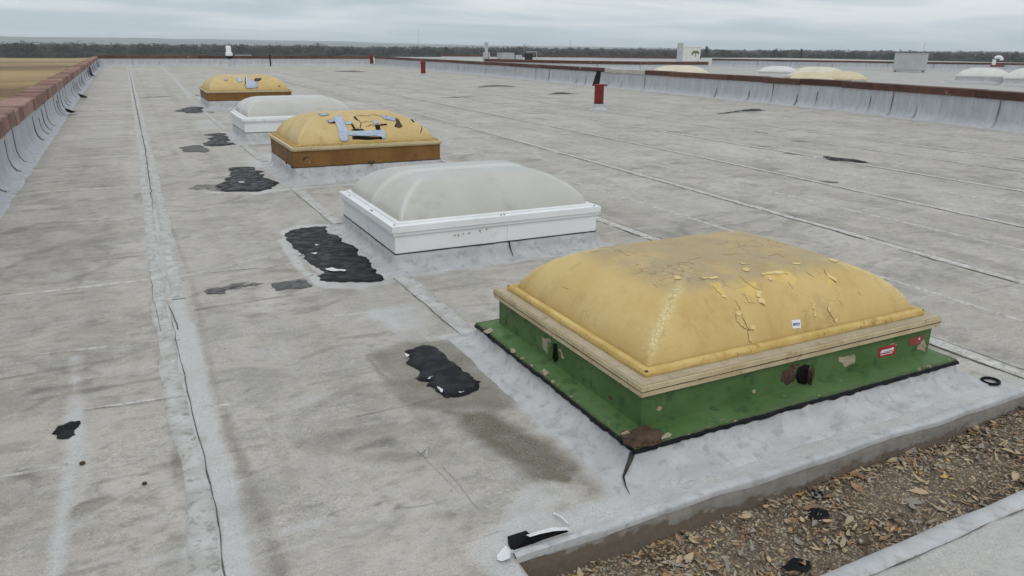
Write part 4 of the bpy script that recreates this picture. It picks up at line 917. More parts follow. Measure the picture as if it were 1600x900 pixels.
class Dome:
    def __init__(s, rect, zb, h, r, p=2., q=1.7, k=.06, groove=None, loc=(0, 0, 0), sag=0., rx=None):
        s.x0, s.x1, s.y0, s.y1 = rect; s.zb, s.h, s.r, s.p, s.q, s.k, s.g, s.loc, s.sag, s.rx = zb, h, r, p, q, k, groove, loc, sag, rx or r
    def parts(s, x, y):
        du = np.minimum(x-s.x0, s.x1-x)/s.rx; dv = np.minimum(y-s.y0, s.y1-y)/s.r
        return du, dv
    def z(s, x, y):
        x = np.asarray(x, float); y = np.asarray(y, float); du, dv = s.parts(x, y)
        f = lambda t: np.clip(1-(1-np.clip(t, 0, 1))**s.p, 0, 1)**(1/s.q)
        a = f(du); b = f(dv); k = s.k
        hh = np.clip(.5+.5*(b-a)/k, 0, 1); m_ = b*(1-hh)+a*hh-k*hh*(1-hh); m_ = np.clip(m_, 0, 1)
        cxm, cym = (s.x0+s.x1)/2, (s.y0+s.y1)/2
        crown = 1-s.sag*(((x-cxm)/(s.x1-s.x0)*2)**2+((y-cym)/(s.y1-s.y0)*2)**2)*.5
        z = s.zb+s.h*m_*crown
        if s.g:
            gy, gw, gd = s.g; t = (y-(s.y0+(s.y1-s.y0)*gy))/gw; z = z-gd*np.exp(-t*t)*np.clip(m_*1.3, 0, 1)
        return z
    def build(s, mat, parent, n=(110, 90), name='dome'):
        tx = np.linspace(0, 1, n[0]); ty = np.linspace(0, 1, n[1]); w = lambda t: t+.10*np.sin(2*PI*t)/(-2*PI)*4*.6
        A, B_ = np.meshgrid(s.x0+(s.x1-s.x0)*w(tx), s.y0+(s.y1-s.y0)*w(ty), indexing='ij'); Zd = s.z(A, B_)
        V = np.c_[A.ravel(), B_.ravel(), Zd.ravel()]; idx = np.arange(n[0]*n[1]).reshape(n)
        F = np.stack([idx[:-1, :-1], idx[1:, :-1], idx[1:, 1:], idx[:-1, 1:]], -1).reshape(-1, 4)
        me = bpy.data.meshes.new(name); me.from_pydata(V.tolist(), [], F.tolist())
        du, dv = s.parts(A, B_); m_ = (Zd-s.zb)/s.h; m_ = m_/max(1e-6, m_.max())
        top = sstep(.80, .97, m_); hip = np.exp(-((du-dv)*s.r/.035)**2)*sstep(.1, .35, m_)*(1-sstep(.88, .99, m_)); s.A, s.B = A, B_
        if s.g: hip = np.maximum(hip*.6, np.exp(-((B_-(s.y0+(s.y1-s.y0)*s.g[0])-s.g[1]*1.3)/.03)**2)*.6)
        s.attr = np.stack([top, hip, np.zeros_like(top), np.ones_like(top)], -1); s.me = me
        o = link(name, me, mat, parent, sharp=0); s.flush(); return o
    def flush(s):
        at = s.me.color_attributes.get('paint') or s.me.color_attributes.new('paint', 'FLOAT_COLOR', 'POINT'); at.data.foreach_set('color', s.attr.reshape(-1, 4).ravel().astype(np.float32))
    def hit(s, px, py):
        d = ray(px, py); o = np.array([0, 0, CAM_H]) - np.array(s.loc); t = np.linspace(.8, 30, 9000); P = o[None]+d[None]*t[:, None]
        ins = (P[:, 0] > s.x0) & (P[:, 0] < s.x1) & (P[:, 1] > s.y0) & (P[:, 1] < s.y1)
        zz = np.where(ins, s.z(np.clip(P[:, 0], s.x0, s.x1), np.clip(P[:, 1], s.y0, s.y1)), -9); k = np.where(P[:, 2] < zz)[0]
        if not len(k): return None
        p = P[k[0]]; e = .004; zx = (s.z(p[0]+e, p[1])-s.z(p[0]-e, p[1]))/(2*e); zy = (s.z(p[0], p[1]+e)-s.z(p[0], p[1]-e))/(2*e); nn = np.array([-zx, -zy, 1.]); nn /= np.linalg.norm(nn)
        return np.array([p[0], p[1], float(s.z(p[0], p[1]))]), nn
class Plane:
    def __init__(s, axis, val, loc): s.a, s.v, s.loc = axis, val, loc
    def hit(s, px, py):
        d = ray(px, py); o = np.array([0, 0, CAM_H])-np.array(s.loc); t = (s.v-o[s.a])/d[s.a]; p = o+d*t; n = np.zeros(3); n[s.a] = -1. if s.a < 2 else 1.; return p, n
def decal(name, surf, poly, mat, parent, off=.003, step=3, amp=.12, depth=2, seed=0, lift=None):
    r = random.Random(seed); P = jag(poly, amp, depth, r) if depth else poly; v, f = cdt(P, step, r); V = []; bad = False
    n0 = len(P)
    for (a, b) in v:
        h_ = surf.hit(a, b)
        if h_ is None:
            for s_ in (.5, 1, 2, 3, 5, 8):
                h_ = surf.hit(a, b+s_) or surf.hit(a-s_, b)
                if h_ is not None: break
        if h_ is None: bad = True; V.append(V[-1] if V else (0, 0, 0)); continue
        p, nn = h_; V.append(tuple(p+nn*(off+(lift(a, b) if lift else 0))))
    # skirt: give the piece a thickness down to the surface
    me = obj(name, V, f, mat, parent, sharp=60)
    if off > .0028: md = me.modifiers.new('thickness', 'SOLIDIFY'); md.thickness = min(off*.8, .003); md.offset = -1
    return me
def surf_crack(name, surf, pts, w, mat, parent, off=.0025, seed=0):
    r = random.Random(seed); P = jag(pts, .16, 2, r, False); H_ = [surf.hit(*p) for p in P]; H_ = [h_ for h_ in H_ if h_]
    if len(H_) < 3: return
    V = []; F = []; n = len(H_)
    for i, (p, nn) in enumerate(H_):
        t = H_[min(i+1, n-1)][0]-H_[max(i-1, 0)][0]; sd_ = np.cross(nn, t); sd_ /= (np.linalg.norm(sd_)+1e-9); ww = w/2*(math.sin(PI*(i+.4)/n)**.5)*(1+r.uniform(-.3, .3))
        V += [tuple(p-sd_*ww+nn*.001), tuple(p+nn*off), tuple(p+sd_*ww+nn*.001)]
    for i in range(n-1): F += [(i*3, i*3+1, i*3+4, i*3+3), (i*3+1, i*3+2, i*3+5, i*3+4)]
    return obj(name, V, F, mat, parent)
def flashing_prof(z1, e=.11): return [(-.012, z1+.004), (.004, z1-.012), (.008, z1*.6), (.018, z1*.34), (.045, z1*.15), (.08, .012), (e, .007), (e+.035, .0055), (e+.045, -.004)]

# --- 1: the big green curb with the yellow dome
X0, X1, Y0, Y1 = 1.679, 3.787, 2.174, 3.789
C1 = ((X0+X1)/2, (Y0+Y1)/2, 0.)
SK1 = empty('skylight', C1, 'largest nearest skylight with peeling yellow dome on a green curb', 'skylight', 'roof skylights in the long row')
hx, hy = (X1-X0)/2, (Y1-Y0)/2; LR = (-hx, hx, -hy, hy)
ring(LR, [(-.02, .118), (.0, .104), (.006, .075), (.018, .045), (.05, .02), (.10, .010), (.135, .008), (.15, -.004)], M['flashing'], 'flashing', SK1, .045, .0035, seed=1, sharp=0)
ring(LR, [(-.03, .100), (.005, .094), (.013, .104), (.008, .116), (-.03, .120)], M['tar'], 'sealant', SK1, .025, .0045, True, 2, 0)
ring(LR, [(-.12, .146), (-.102, .143), (-.004, .126), (.002, .124), (.002, .117), (-.03, .117)], M['green'], 'ledge', SK1, .12, .0007, seed=3)
M['edge_wear'] = weathered('worn_green_edge', (.06, .12, .045), (.09, .13, .06), (.15, .14, .08), 18, .5, .7, .5, 120, c4=(.34, .28, .19), chip=.60, chipscale=22)
ring(LR, [(-.010, .1278), (.0032, .1252), (.0036, .1165)], M['edge_wear'], 'ledge_edge', SK1, .04, .0006, seed=33)
WR = (-hx+.102, hx-.102, -hy+.102, hy-.102)
ring(WR, [(0, .136), (0, .31)], M['green'], 'curb', SK1, .2, .0004, seed=4)
ring(WR, [(-.06, .300), (.024, .300), (.024, .3235), (.021, .3255), (.027, .3275), (.027, .3495), (.022, .354), (-.06, .355)], M['cream_frame'], 'frame', SK1, .12, .0006, seed=5)
ring(WR, [(-.07, .3565), (.0235, .3565)], M['grey_frame'], 'frame_top', SK1, .12, .0004, seed=6)
ring(WR, [(.0215, .3225), (.0262, .3232), (.0275, .3285), (.0235, .329)], M['rust'], 'frame_joint', SK1, .05, .0005, seed=8)
bead = [(-.034, .358), (-.032, .372), (-.038, .384), (-.052, .390), (-.067, .387), (-.076, .374), (-.076, .360)]
ring(WR, bead, M['bead'], 'retaining_bead', SK1, .06, .0009, seed=7)
for sx_ in (-1, 1):
    for sy_ in (-1, 1):
        mb = MB(); cx_, cy_ = sx_*(hx-.102-.044), sy_*(hy-.102-.044); mb.box(cx_-.008, cx_+.008, cy_-.008, cy_+.008, .357, .386, .003); mb.build('bead_joint', M['rust'], SK1)
for (px, py, ax) in [(885, 511, 0), (1243, 541, 1)]:
    pass
D1 = Dome((WR[0]+.078, WR[1]-.078, WR[2]+.078, WR[3]-.078), .372, .29, .38, 2.0, 1.7, .15, loc=C1, sag=.07, rx=.52)
dome1 = D1.build(M['dome_big'], SK1, (150, 120))
def pale(poly, val=1., soft=2.5):
    """bare brighter patches where paint has peeled: stored on the dome as its own colour"""
    H_ = [D1.hit(*p) for p in jag(poly, .15, 2, random.Random(len(poly)))]; Q = [(h_[0][0], h_[0][1]) for h_ in H_ if h_]
    if len(Q) > 2:
        d = poly_sdf(Q, D1.A, D1.B); D1.attr[..., 2] = np.maximum(D1.attr[..., 2], val*sstep(-.008, .008, d))
for P in [[(1190, 428), (1210, 425), (1235, 426), (1246, 437), (1240, 445), (1220, 440), (1205, 436)], [(1286, 430), (1296, 432), (1306, 440), (1305, 447), (1296, 445)], [(1105, 440), (1125, 442), (1135, 460), (1128, 465), (1114, 455)], [(1150, 455), (1180, 440), (1192, 462), (1185, 472), (1170, 460)]]: pale(P)
D1.flush()
FL = [([(1188, 428), (1204, 425), (1222, 424), (1224, 427), (1206, 429), (1192, 431)], .008), ([(1200, 433), (1207, 433), (1206, 440), (1202, 439)], .012), ([(1290, 424), (1299, 430), (1307, 437), (1306, 443), (1300, 437), (1292, 430)], .010), ([(1180, 455), (1190, 457), (1188, 466), (1180, 463)], .012), ([(1184, 466), (1194, 468), (1195, 478), (1186, 474)], .012), ([(1127, 460), (1136, 463), (1135, 467), (1128, 465)], .010), ([(1149, 487), (1158, 486), (1158, 493), (1150, 493)], .010),
      ([(1171, 507), (1180, 509), (1178, 517), (1172, 515)], .010), ([(1268, 476), (1273, 475), (1272, 483), (1268, 482)], .008), ([(1270, 487), (1275, 489), (1273, 496), (1271, 494)], .008), ([(1293, 478), (1297, 481), (1296, 488), (1294, 487)], .006), ([(1305, 496), (1309, 496), (1306, 505), (1303, 502)], .007), ([(1170, 525), (1174, 526), (1174, 536), (1171, 534)], .006), ([(1150, 410), (1160, 411), (1172, 413), (1160, 414)], .007), ([(1293, 405), (1305, 406), (1312, 408), (1300, 409)], .008),
      ([(1053, 432), (1063, 433), (1064, 436), (1055, 436)], .006), ([(1160, 420), (1172, 420), (1170, 424), (1161, 423)], .007), ([(1235, 411), (1250, 411), (1252, 414), (1240, 413)], .006), ([(1096, 433), (1118, 432), (1124, 435), (1100, 437)], .007), ([(1160, 470), (1168, 472), (1166, 475)], .007)]
M['flake'] = weathered('paint_flake', (.60, .45, .19), (.68, .53, .26), (.48, .34, .13), 30, .6, .55, .3)
for k, (P, lf) in enumerate(FL):
    cxp = np.mean([p[0] for p in P]); cyp = np.mean([p[1] for p in P])
    decal('paint_flake', D1, P, M['flake'], SK1, .0022, 3, .16, 2, 300+k, lambda a, b, cyp=cyp, lf=lf: max(0, (b-cyp))*lf*.07)
M['dome_crack'] = weathered('crack_in_coating', (.20, .135, .05), (.26, .18, .07), (.10, .065, .03), 30)
for k, (P, w) in enumerate([([(1149, 492), (1150, 502), (1158, 510), (1168, 515), (1174, 517)], .006), ([(1158, 490), (1161, 500), (1166, 508), (1169, 516), (1171, 530), (1173, 538)], .006), ([(1180, 508), (1178, 515), (1170, 516)], .005), ([(1190, 430), (1205, 426), (1222, 425), (1232, 429)], .006), ([(1153, 433), (1165, 441), (1178, 450), (1190, 462)], .005), ([(1183, 458), (1186, 470), (1194, 478)], .006), ([(1112, 446), (1120, 456), (1130, 465)], .006),
                  ([(1287, 420), (1292, 430), (1302, 436), (1307, 443)], .006), ([(1292, 480), (1296, 490), (1301, 498), (1305, 504)], .005), ([(1305, 503), (1308, 496)], .005), ([(1160, 460), (1168, 472), (1180, 473)], .003), ([(1268, 475), (1271, 488), (1274, 495)], .004), ([(1148, 470), (1155, 480), (1158, 489)], .004), ([(1240, 411), (1252, 413)], .003), ([(1258, 424), (1266, 430), (1272, 434)], .004), ([(878, 447), (884, 451), (889, 453)], .003), ([(1020, 445), (1028, 450)], .003),
                  ([(1090, 434), (1110, 435), (1124, 433)], .004), ([(1055, 412), (1085, 414)], .003), ([(1075, 405), (1098, 403)], .003), ([(1200, 400), (1224, 402)], .003), ([(1130, 398), (1150, 396)], .003), ([(960, 392), (985, 400)], .003), ([(1310, 470), (1316, 478)], .003), ([(1340, 455), (1346, 462)], .003), ([(1230, 440), (1238, 452)], .003)]):
    surf_crack('paint_crack', D1, P, w*.75, M['dome_crack'], SK1, .002, 400+k)
st = decal('sticker', D1, [(1236, 501), (1250, 500), (1251, 513), (1238, 515)], M['sticker_white'], SK1, .0018, 4, 0, 0); st['label'] = 'small white square sticker with blue print'
for P in [[(1238.5, 506), (1242, 505.5), (1242.3, 508.5), (1239, 509)], [(1242.6, 505), (1246, 505), (1246, 508), (1243, 508.5)], [(1246.5, 505), (1249, 504.8), (1249.2, 507.5), (1247, 508)], [(1239, 509.6), (1248, 508.8), (1248, 509.8), (1239, 510.6)]]: decal('print', D1, P, M['ink_blue'], st, .0026, 3, .1, 1)
PF1 = Plane(1, WR[2], C1); PL1 = Plane(0, WR[0], C1)
# curb front: patches of bare metal, bracket, stickers
for k, P in enumerate([[(1311, 557), (1322, 556), (1334, 553), (1337, 559), (1333, 568), (1320, 574), (1316, 568), (1310, 565)], [(1219, 594), (1222, 582), (1234, 572), (1250, 568), (1243, 580), (1240, 596), (1228, 602)], [(1024, 640), (1030, 634), (1034, 636), (1030, 643)], [(1174, 610), (1180, 609), (1181, 613), (1176, 614)], [(1432, 545), (1444, 530), (1447, 540), (1446, 551)], [(1388, 540), (1397, 536), (1402, 537)]]):
    decal('bare_patch', PF1, P, M['bare'] if k != 1 else M['rust'], SK1, .0012, 5, .2, 2, 500+k)
for k, P in enumerate([[(847, 526), (856, 528), (862, 537), (862, 556), (853, 549), (848, 536)], [(872, 544), (880, 552), (884, 560), (878, 560)], [(908, 573), (911, 575), (910, 582)], [(790, 498), (794, 502), (793, 510)], [(950, 618), (956, 620), (955, 626)]]):
    decal('bare_patch', PL1, P, M['bare'] if k < 2 else M['rust'], SK1, .0012, 4, .2, 2, 520+k)
st = decal('sticker', PF1, [(1372, 544), (1399, 537), (1399, 553), (1372, 559)], M['sticker_red'], SK1, .0015, 6, 0, 0); st['label'] = 'red sticker with white lines of print'
for P in [[(1377, 547), (1396, 542), (1396, 545.5), (1376, 550.5)], [(1374.5, 550.5), (1396, 546.8), (1395.5, 548), (1375, 552)], [(1375, 554), (1394, 549.6), (1394, 551), (1375, 555.4)]]: decal('print', PF1, P, M['sticker_white'], st, .0022, 4, .05, 1)
st = decal('sticker', PF1, [(1420, 528), (1446, 521), (1443, 530), (1433, 538), (1421, 540)], M['sticker_faded'], SK1, .0015, 5, .1, 1); st['label'] = 'scraped and faded red sticker near the corner'
decal('print', PF1, [(1434, 530), (1437, 526), (1437, 531)], M['sticker_white'], st, .0022, 3, 0, 0)
decal('hole', PF1, [(1246, 574), (1256, 569), (1264, 570), (1262, 588), (1258, 600), (1247, 598), (1242, 588)], M['hole'], SK1, .0035, 4, .1, 1, 531)
decal('hole', PL1, [(866, 536), (871, 538), (873, 560), (868, 566), (865, 558)], M['hole'], SK1, .0035, 3, .1, 1, 532)
p, _ = PF1.hit(1261, 586); mb = MB(); mb.box(p[0]-.003, p[0]+.003, p[1]-.035, p[1]+.002, p[2]-.042, p[2]+.03, .001); mb.box(p[0]-.001, p[0]+.045, p[1]-.006, p[1]-.003, p[2]-.03, p[2]+.032, .001); mb.build('bracket', M['rust'], SK1)
p, _ = PL1.hit(864, 548); mb = MB(); mb.box(p[0]-.006, p[0]-.003, p[1]-.0, p[1]+.05, p[2]-.045, p[2]+.035, .001); mb.box(p[0]-.03, p[0]+.001, p[1]-.003, p[1]+.003, p[2]-.04, p[2]+.03, .001); mb.build('bracket', M['green'], SK1)
# rusted lump at the front corner of the ledge, chips on the ledge
rr_ = random.Random(4); lump = bmesh.new(); bmesh.ops.create_icosphere(lump, subdivisions=3, radius=1)
for v in lump.verts:
    q_ = v.co.copy(); n_ = float(fbm(q_.x*2.5+5, q_.y*2.5+q_.z*1.7, 5, 3)); q_ *= .6+.8*n_; v.co = (q_.x*.095, q_.y*.070, q_.z*.024)
me = bpy.data.meshes.new('rust_lump'); lump.to_mesh(me); lump.free(); link('rust_lump', me, M['rust'], SK1, (-hx+.066, -hy+.052, .133), sharp=40)
PT1 = Plane(2, .1285, C1)
for k, P in enumerate([[(755, 518), (768, 512), (776, 508), (770, 518), (762, 522)], [(797, 545), (804, 545), (806, 551), (800, 552)], [(846, 580), (856, 572), (862, 578), (852, 588)], [(862, 592), (866, 595), (874, 603), (870, 602)], [(1029, 684), (1042, 676), (1050, 680), (1044, 684), (1034, 688)], [(1430, 562), (1450, 556), (1462, 558), (1445, 565)]]):
    decal('bare_patch', PT1, P, M['bare'], SK1, .0025, 4, .2, 2, 540+k)
# split in the flashing at the corner
V = []; F = []
cr_pts = [(988, 706, .10), (985, 718, .07), (980, 730, .045), (974, 745, .022), (978, 760, .013), (984, 772, .012)]
for i, (px, py, z_) in enumerate(cr_pts):
    w_ = [4.6, 4.4, 3.4, 2.0, 1.0, .4][i]
    for s_ in (-1, 1): q_ = gp(px+s_*w_, py, z_); d_ = ray(px, py); V.append((q_[0]-C1[0]-d_[0]*.012, q_[1]-C1[1]-d_[1]*.012, z_-d_[2]*.012))
for i in range(len(cr_pts)-1): F.append((i*2, i*2+1, i*2+3, i*2+2))
obj('split', V, F, M['crack'], SK1, smooth=False)

# --- other skylights of the row
def curb_skylight(rect, z1, z2, z3, fo, label, mats, dome, beadp=True, seed=0, group='roof skylights in the long row', ztop=None, clips=True):
    x0, x1, y0, y1 = rect; C = ((x0+x1)/2, (y0+y1)/2, 0.); t = empty('skylight', C, label, 'skylight', group); a, b = (x1-x0)/2, (y1-y0)/2; R_ = (-a, a, -b, b)
    ring(R_, flashing_prof(z1), M['flashing'], 'flashing', t, .07, .004, seed=seed, sharp=0)
    ring(R_, [(-.008, z1-.004), (.006, z1-.002), (.006, z1+.004), (-.008, z1+.006)], M['crack'], 'sealant', t, .1, .001, True, seed+1, 0)
    ring(R_, [(.0, z1), (.0, z2+.004)], mats[0], 'curb', t, .3, .0005, seed=seed+2)
    h = z3-z2
    ring(R_, [(-.04, z2), (fo*.55, z2), (fo*.55, z2+h*.3), (fo, z2+h*.34), (fo, z2+h*.96), (fo-.006, z3), (-.05, z3+.002)], mats[1], 'frame', t, .25, .0006, seed=seed+3)
    return t, C, R_
# 2: near white
r2 = (1.698, 3.568, 5.401, 6.995)
SK2, C2, R2 = curb_skylight(r2, .143, .294, .374, .027, 'near white skylight with a smooth grey-white double dome and clean white frame', (M['white_paint'], M['white_paint']), None, seed=10)
ring(R2, [(-.030, .376), (-.030, .386), (-.036, .391), (-.060, .391), (-.066, .384)], M['white_paint'], 'retaining_bead', SK2, .3, .0003, seed=11)
D2 = Dome((R2[0]+.064, R2[1]-.064, R2[2]+.064, R2[3]-.064), .38, .30, .54, 2.0, 1.65, .12, (.46, .07, .055), C2, .08, .46); D2.build(M['dome_white'], SK2)
def screws(t, R_, z, o, spots):
    for (u, v) in spots:
        mb = MB(); mb.lathe([(.007, 0), (.007, .004), (.003, .006)], 8); mb.build('screw', M['rust'], t, (u, v, z))
screws(SK2, R2, .376, 0, [(-.01, R2[2]-.003), (.02, R2[2]-.003), (R2[0]+.0, -.2), (R2[0]+.0, -.16), (R2[0]+.005, R2[2]+.015), (R2[1]-.03, R2[2]-.004), (R2[0], .55)])
P2F = Plane(1, R2[2], C2)
mb = MB(); mb.box(.05, .075, R2[2]-.004, R2[2]-.0005, .15, .292, .001); mb.build('joint_cover', M['white_paint'], SK2)
mb = MB(); mb.box(R2[0]-.004, R2[0]-.0005, -.03, -.01, .15, .292, .001); mb.build('joint_cover', M['white_paint'], SK2)
V = [(.052, R2[2]-.012, .143), (.068, R2[2]-.012, .143), (.064, R2[2]-.024, .08), (.074, R2[2]-.026, .08), (.072, R2[2]-.06, .03), (.079, R2[2]-.06, .03)]
obj('split', V, [(0, 1, 3, 2), (2, 3, 5, 4)], M['crack'], SK2, smooth=False)
M['rust_stain'] = weathered('rust_speckle', (.33, .19, .09), (.45, .33, .22), (.6, .55, .48), 60, .5)
for k, P in enumerate([[(708, 367), (712, 366), (711, 370)], [(714, 368), (718, 365), (717, 371)], [(722, 364), (725, 364), (724, 368)], [(748, 360), (751, 359), (751, 364)], [(758, 358), (762, 357), (761, 361)], [(730, 365), (736, 363), (733, 366)]]): decal('rust_spot', P2F, P, M['rust_stain'], SK2, .002, 3, .2, 1, 600+k)
# 3: broken ochre
r3 = (1.757, 3.758, 9.704, 11.437)
SK3, C3, R3 = curb_skylight(r3, .209, .419, .470, .03, 'cracked ochre dome patched with grey tape on a brown curb, third from the camera', (M['brown_curb'], M['tan_frame']), None, seed=20)
ring(R3, [(-.004, .472), (-.010, .486), (-.03, .494), (-.06, .492), (-.075, .48)], M['tan_bead'], 'retaining_bead', SK3, .05, .003, seed=21)
D3 = Dome((R3[0]+.072, R3[1]-.072, R3[2]+.072, R3[3]-.072), .48, .36, .80, 2.0, 1.75, .05, None, C3, .07, .58); D3.build(M['dome_brown'], SK3)
z6 = lambda L: [(400+a*.2, 140+b*.2) for a, b in L]
for k, (P, mt, nm) in enumerate([([(608, 212), (665, 208), (690, 260), (722, 330), (725, 392), (700, 412), (660, 405), (645, 330), (622, 265)], 'tape', 'tape_patch'), ([(700, 330), (820, 325), (1000, 318), (1015, 345), (1012, 388), (985, 385), (980, 372), (860, 368), (720, 360)], 'tape', 'tape_patch'), ([(690, 250), (730, 250), (755, 262), (735, 275), (695, 278)], 'tape', 'tape_patch'), ([(905, 250), (940, 245), (958, 268), (925, 275)], 'tape', 'tape_patch'), ([(975, 203), (1030, 207), (1090, 225), (1085, 250), (1040, 240), (1000, 232)], 'tape_dirty', 'tape_patch'), ([(545, 240), (600, 238), (615, 255), (575, 262)], 'tape_dirty', 'tape_patch'), ([(480, 190), (560, 186), (575, 200), (510, 210)], 'tape_dirty', 'tape_patch'),
                  ([(742, 318), (770, 308), (830, 310), (850, 322), (800, 325)], 'hole', 'hole'), ([(750, 368), (850, 366), (990, 372), (985, 390), (900, 393), (800, 392), (755, 390)], 'hole', 'hole'), ([(742, 275), (755, 270), (775, 305), (768, 312), (750, 290)], 'hole', 'hole'), ([(928, 280), (968, 275), (972, 318), (940, 320)], 'hole', 'hole'), ([(970, 272), (1022, 268), (1022, 280), (972, 284)], 'hole', 'hole'), ([(1090, 225), (1112, 230), (1145, 290), (1120, 302), (1080, 290), (1095, 262)], 'rust', 'hole'), ([(560, 255), (620, 252), (615, 266), (575, 266)], 'hole', 'hole'), ([(1205, 232), (1215, 232), (1240, 256), (1230, 256)], 'hole', 'hole'), ([(760, 215), (775, 212), (800, 245), (785, 240)], 'hole', 'hole')]):
    decal(nm, D3, z6(P), M[mt], SK3, .0075 if nm == 'tape_patch' else .003, 2.2, .05, 1, 700+k)
for k, P in enumerate([[(775, 300), (820, 300), (822, 262), (860, 248), (915, 250)], [(765, 212), (800, 205), (860, 205), (900, 200)], [(820, 262), (800, 235)], [(900, 195), (960, 205), (975, 215)], [(850, 290), (900, 275), (925, 290)], [(1290, 280), (1280, 350)]]): surf_crack('crack', D3, z6(P), .011, M['hole'], SK3, .0035, 720+k)
P3F = Plane(1, R3[2], C3)
mb = MB(); q_ = P3F.hit(*z6([(890, 560)])[0])[0]; mb.box(q_[0]-.02, q_[0]+.06, q_[1]-.012, q_[1]-.001, q_[2]-.02, q_[2]+.008, .002); mb.box(q_[0]+.0, q_[0]+.03, q_[1]-.035, q_[1]-.002, q_[2]-.04, q_[2]-.018, .002); mb.build('bracket', M['rust'], SK3)
mb = MB(); mb.box(R3[0]-.003, R3[0]+.02, R3[2]-.003, R3[2]+.02, .215, .417, .001); mb.build('corner_post', M['brown_curb'], SK3)
for k, P in enumerate([[(365, 540), (385, 525), (415, 522), (412, 530), (390, 535), (375, 555), (368, 560)], [(400, 565), (430, 560), (445, 545), (440, 562), (415, 575)]]): decal('rust_spot', P3F, z6(P), M['rust'], SK3, .002, 3, .1, 1, 730+k)
for k, (u, v, w_) in enumerate([(R3[0]-.0, R3[2]+.1, .05), (R3[0]-.0, R3[2]+.5, .04)]):
    mb = MB(); mb.box(u-.02, u-.001, v, v+w_, .19, .214, .004); mb.build('black_seam', M['crack'], SK3)
# 4: far white
r4 = (1.764, 3.826, 14.307, 16.10)
SK4, C4, R4 = curb_skylight(r4, .19, .37, .442, .03, 'far white skylight with a bright ribbed dome between two ochre ones', (M['white_paint'], M['white_paint']), None, seed=30)
ring(R4, [(-.02, .444), (-.02, .462), (-.03, .468), (-.06, .468), (-.066, .45)], M['white_paint'], 'retaining_bead', SK4, .3, .0003, seed=31)
D4 = Dome((R4[0]+.064, R4[1]-.064, R4[2]+.064, R4[3]-.064), .448, .33, .62, 2.1, 1.9, .10, (.5, .09, .05), C4, .03, .46); D4.build(M['dome_white'], SK4, (80, 70))
# 5: farthest ochre
r5 = (1.86, 4.10, 22.2, 24.5)
SK5, C5, R5 = curb_skylight(r5, .25, .46, .51, .03, 'farthest skylight of the row, ochre dome with small tape scraps on a brown curb', (M['brown_curb'], M['tan_frame']), None, seed=40)
ring(R5, [(-.004, .512), (-.010, .526), (-.03, .534), (-.06, .532), (-.075, .52)], M['tan_bead'], 'retaining_bead', SK5, .1, .002, seed=41)
D5 = Dome((R5[0]+.072, R5[1]-.072, R5[2]+.072, R5[3]-.072), .52, .39, .95, 2.0, 1.95, .05, None, C5, .03, .60); D5.build(M['dome_brown'], SK5, (80, 70))
w2 = lambda L: [(200+a*.15, 100+b*.15) for a, b in L]
for k, (P, mt, nm) in enumerate([([(1222, 132), (1262, 138), (1290, 180), (1335, 190), (1345, 245), (1310, 258), (1224, 252)], 'tape', 'tape_patch'), ([(1130, 145), (1180, 148), (1190, 185), (1150, 192)], 'tape', 'tape_patch'), ([(1000, 155), (1040, 155), (1042, 172), (1005, 178)], 'tape_dirty', 'tape_patch'), ([(1312, 165), (1330, 148), (1385, 145), (1388, 165), (1345, 182), (1318, 185)], 'rust', 'hole'), ([(1565, 235), (1572, 218), (1580, 240)], 'hole', 'hole'), ([(1325, 190), (1350, 195), (1352, 240), (1335, 255)], 'tape_dirty', 'tape_patch')]):
    decal(nm, D5, w2(P), M[mt], SK5, .012 if nm == 'tape_patch' else .006, 1.6, .08, 1, 760+k)
surf_crack('crack', D5, w2([(1220, 135), (1222, 190), (1224, 252)]), .02, M['hole'], SK5, .005, 770)

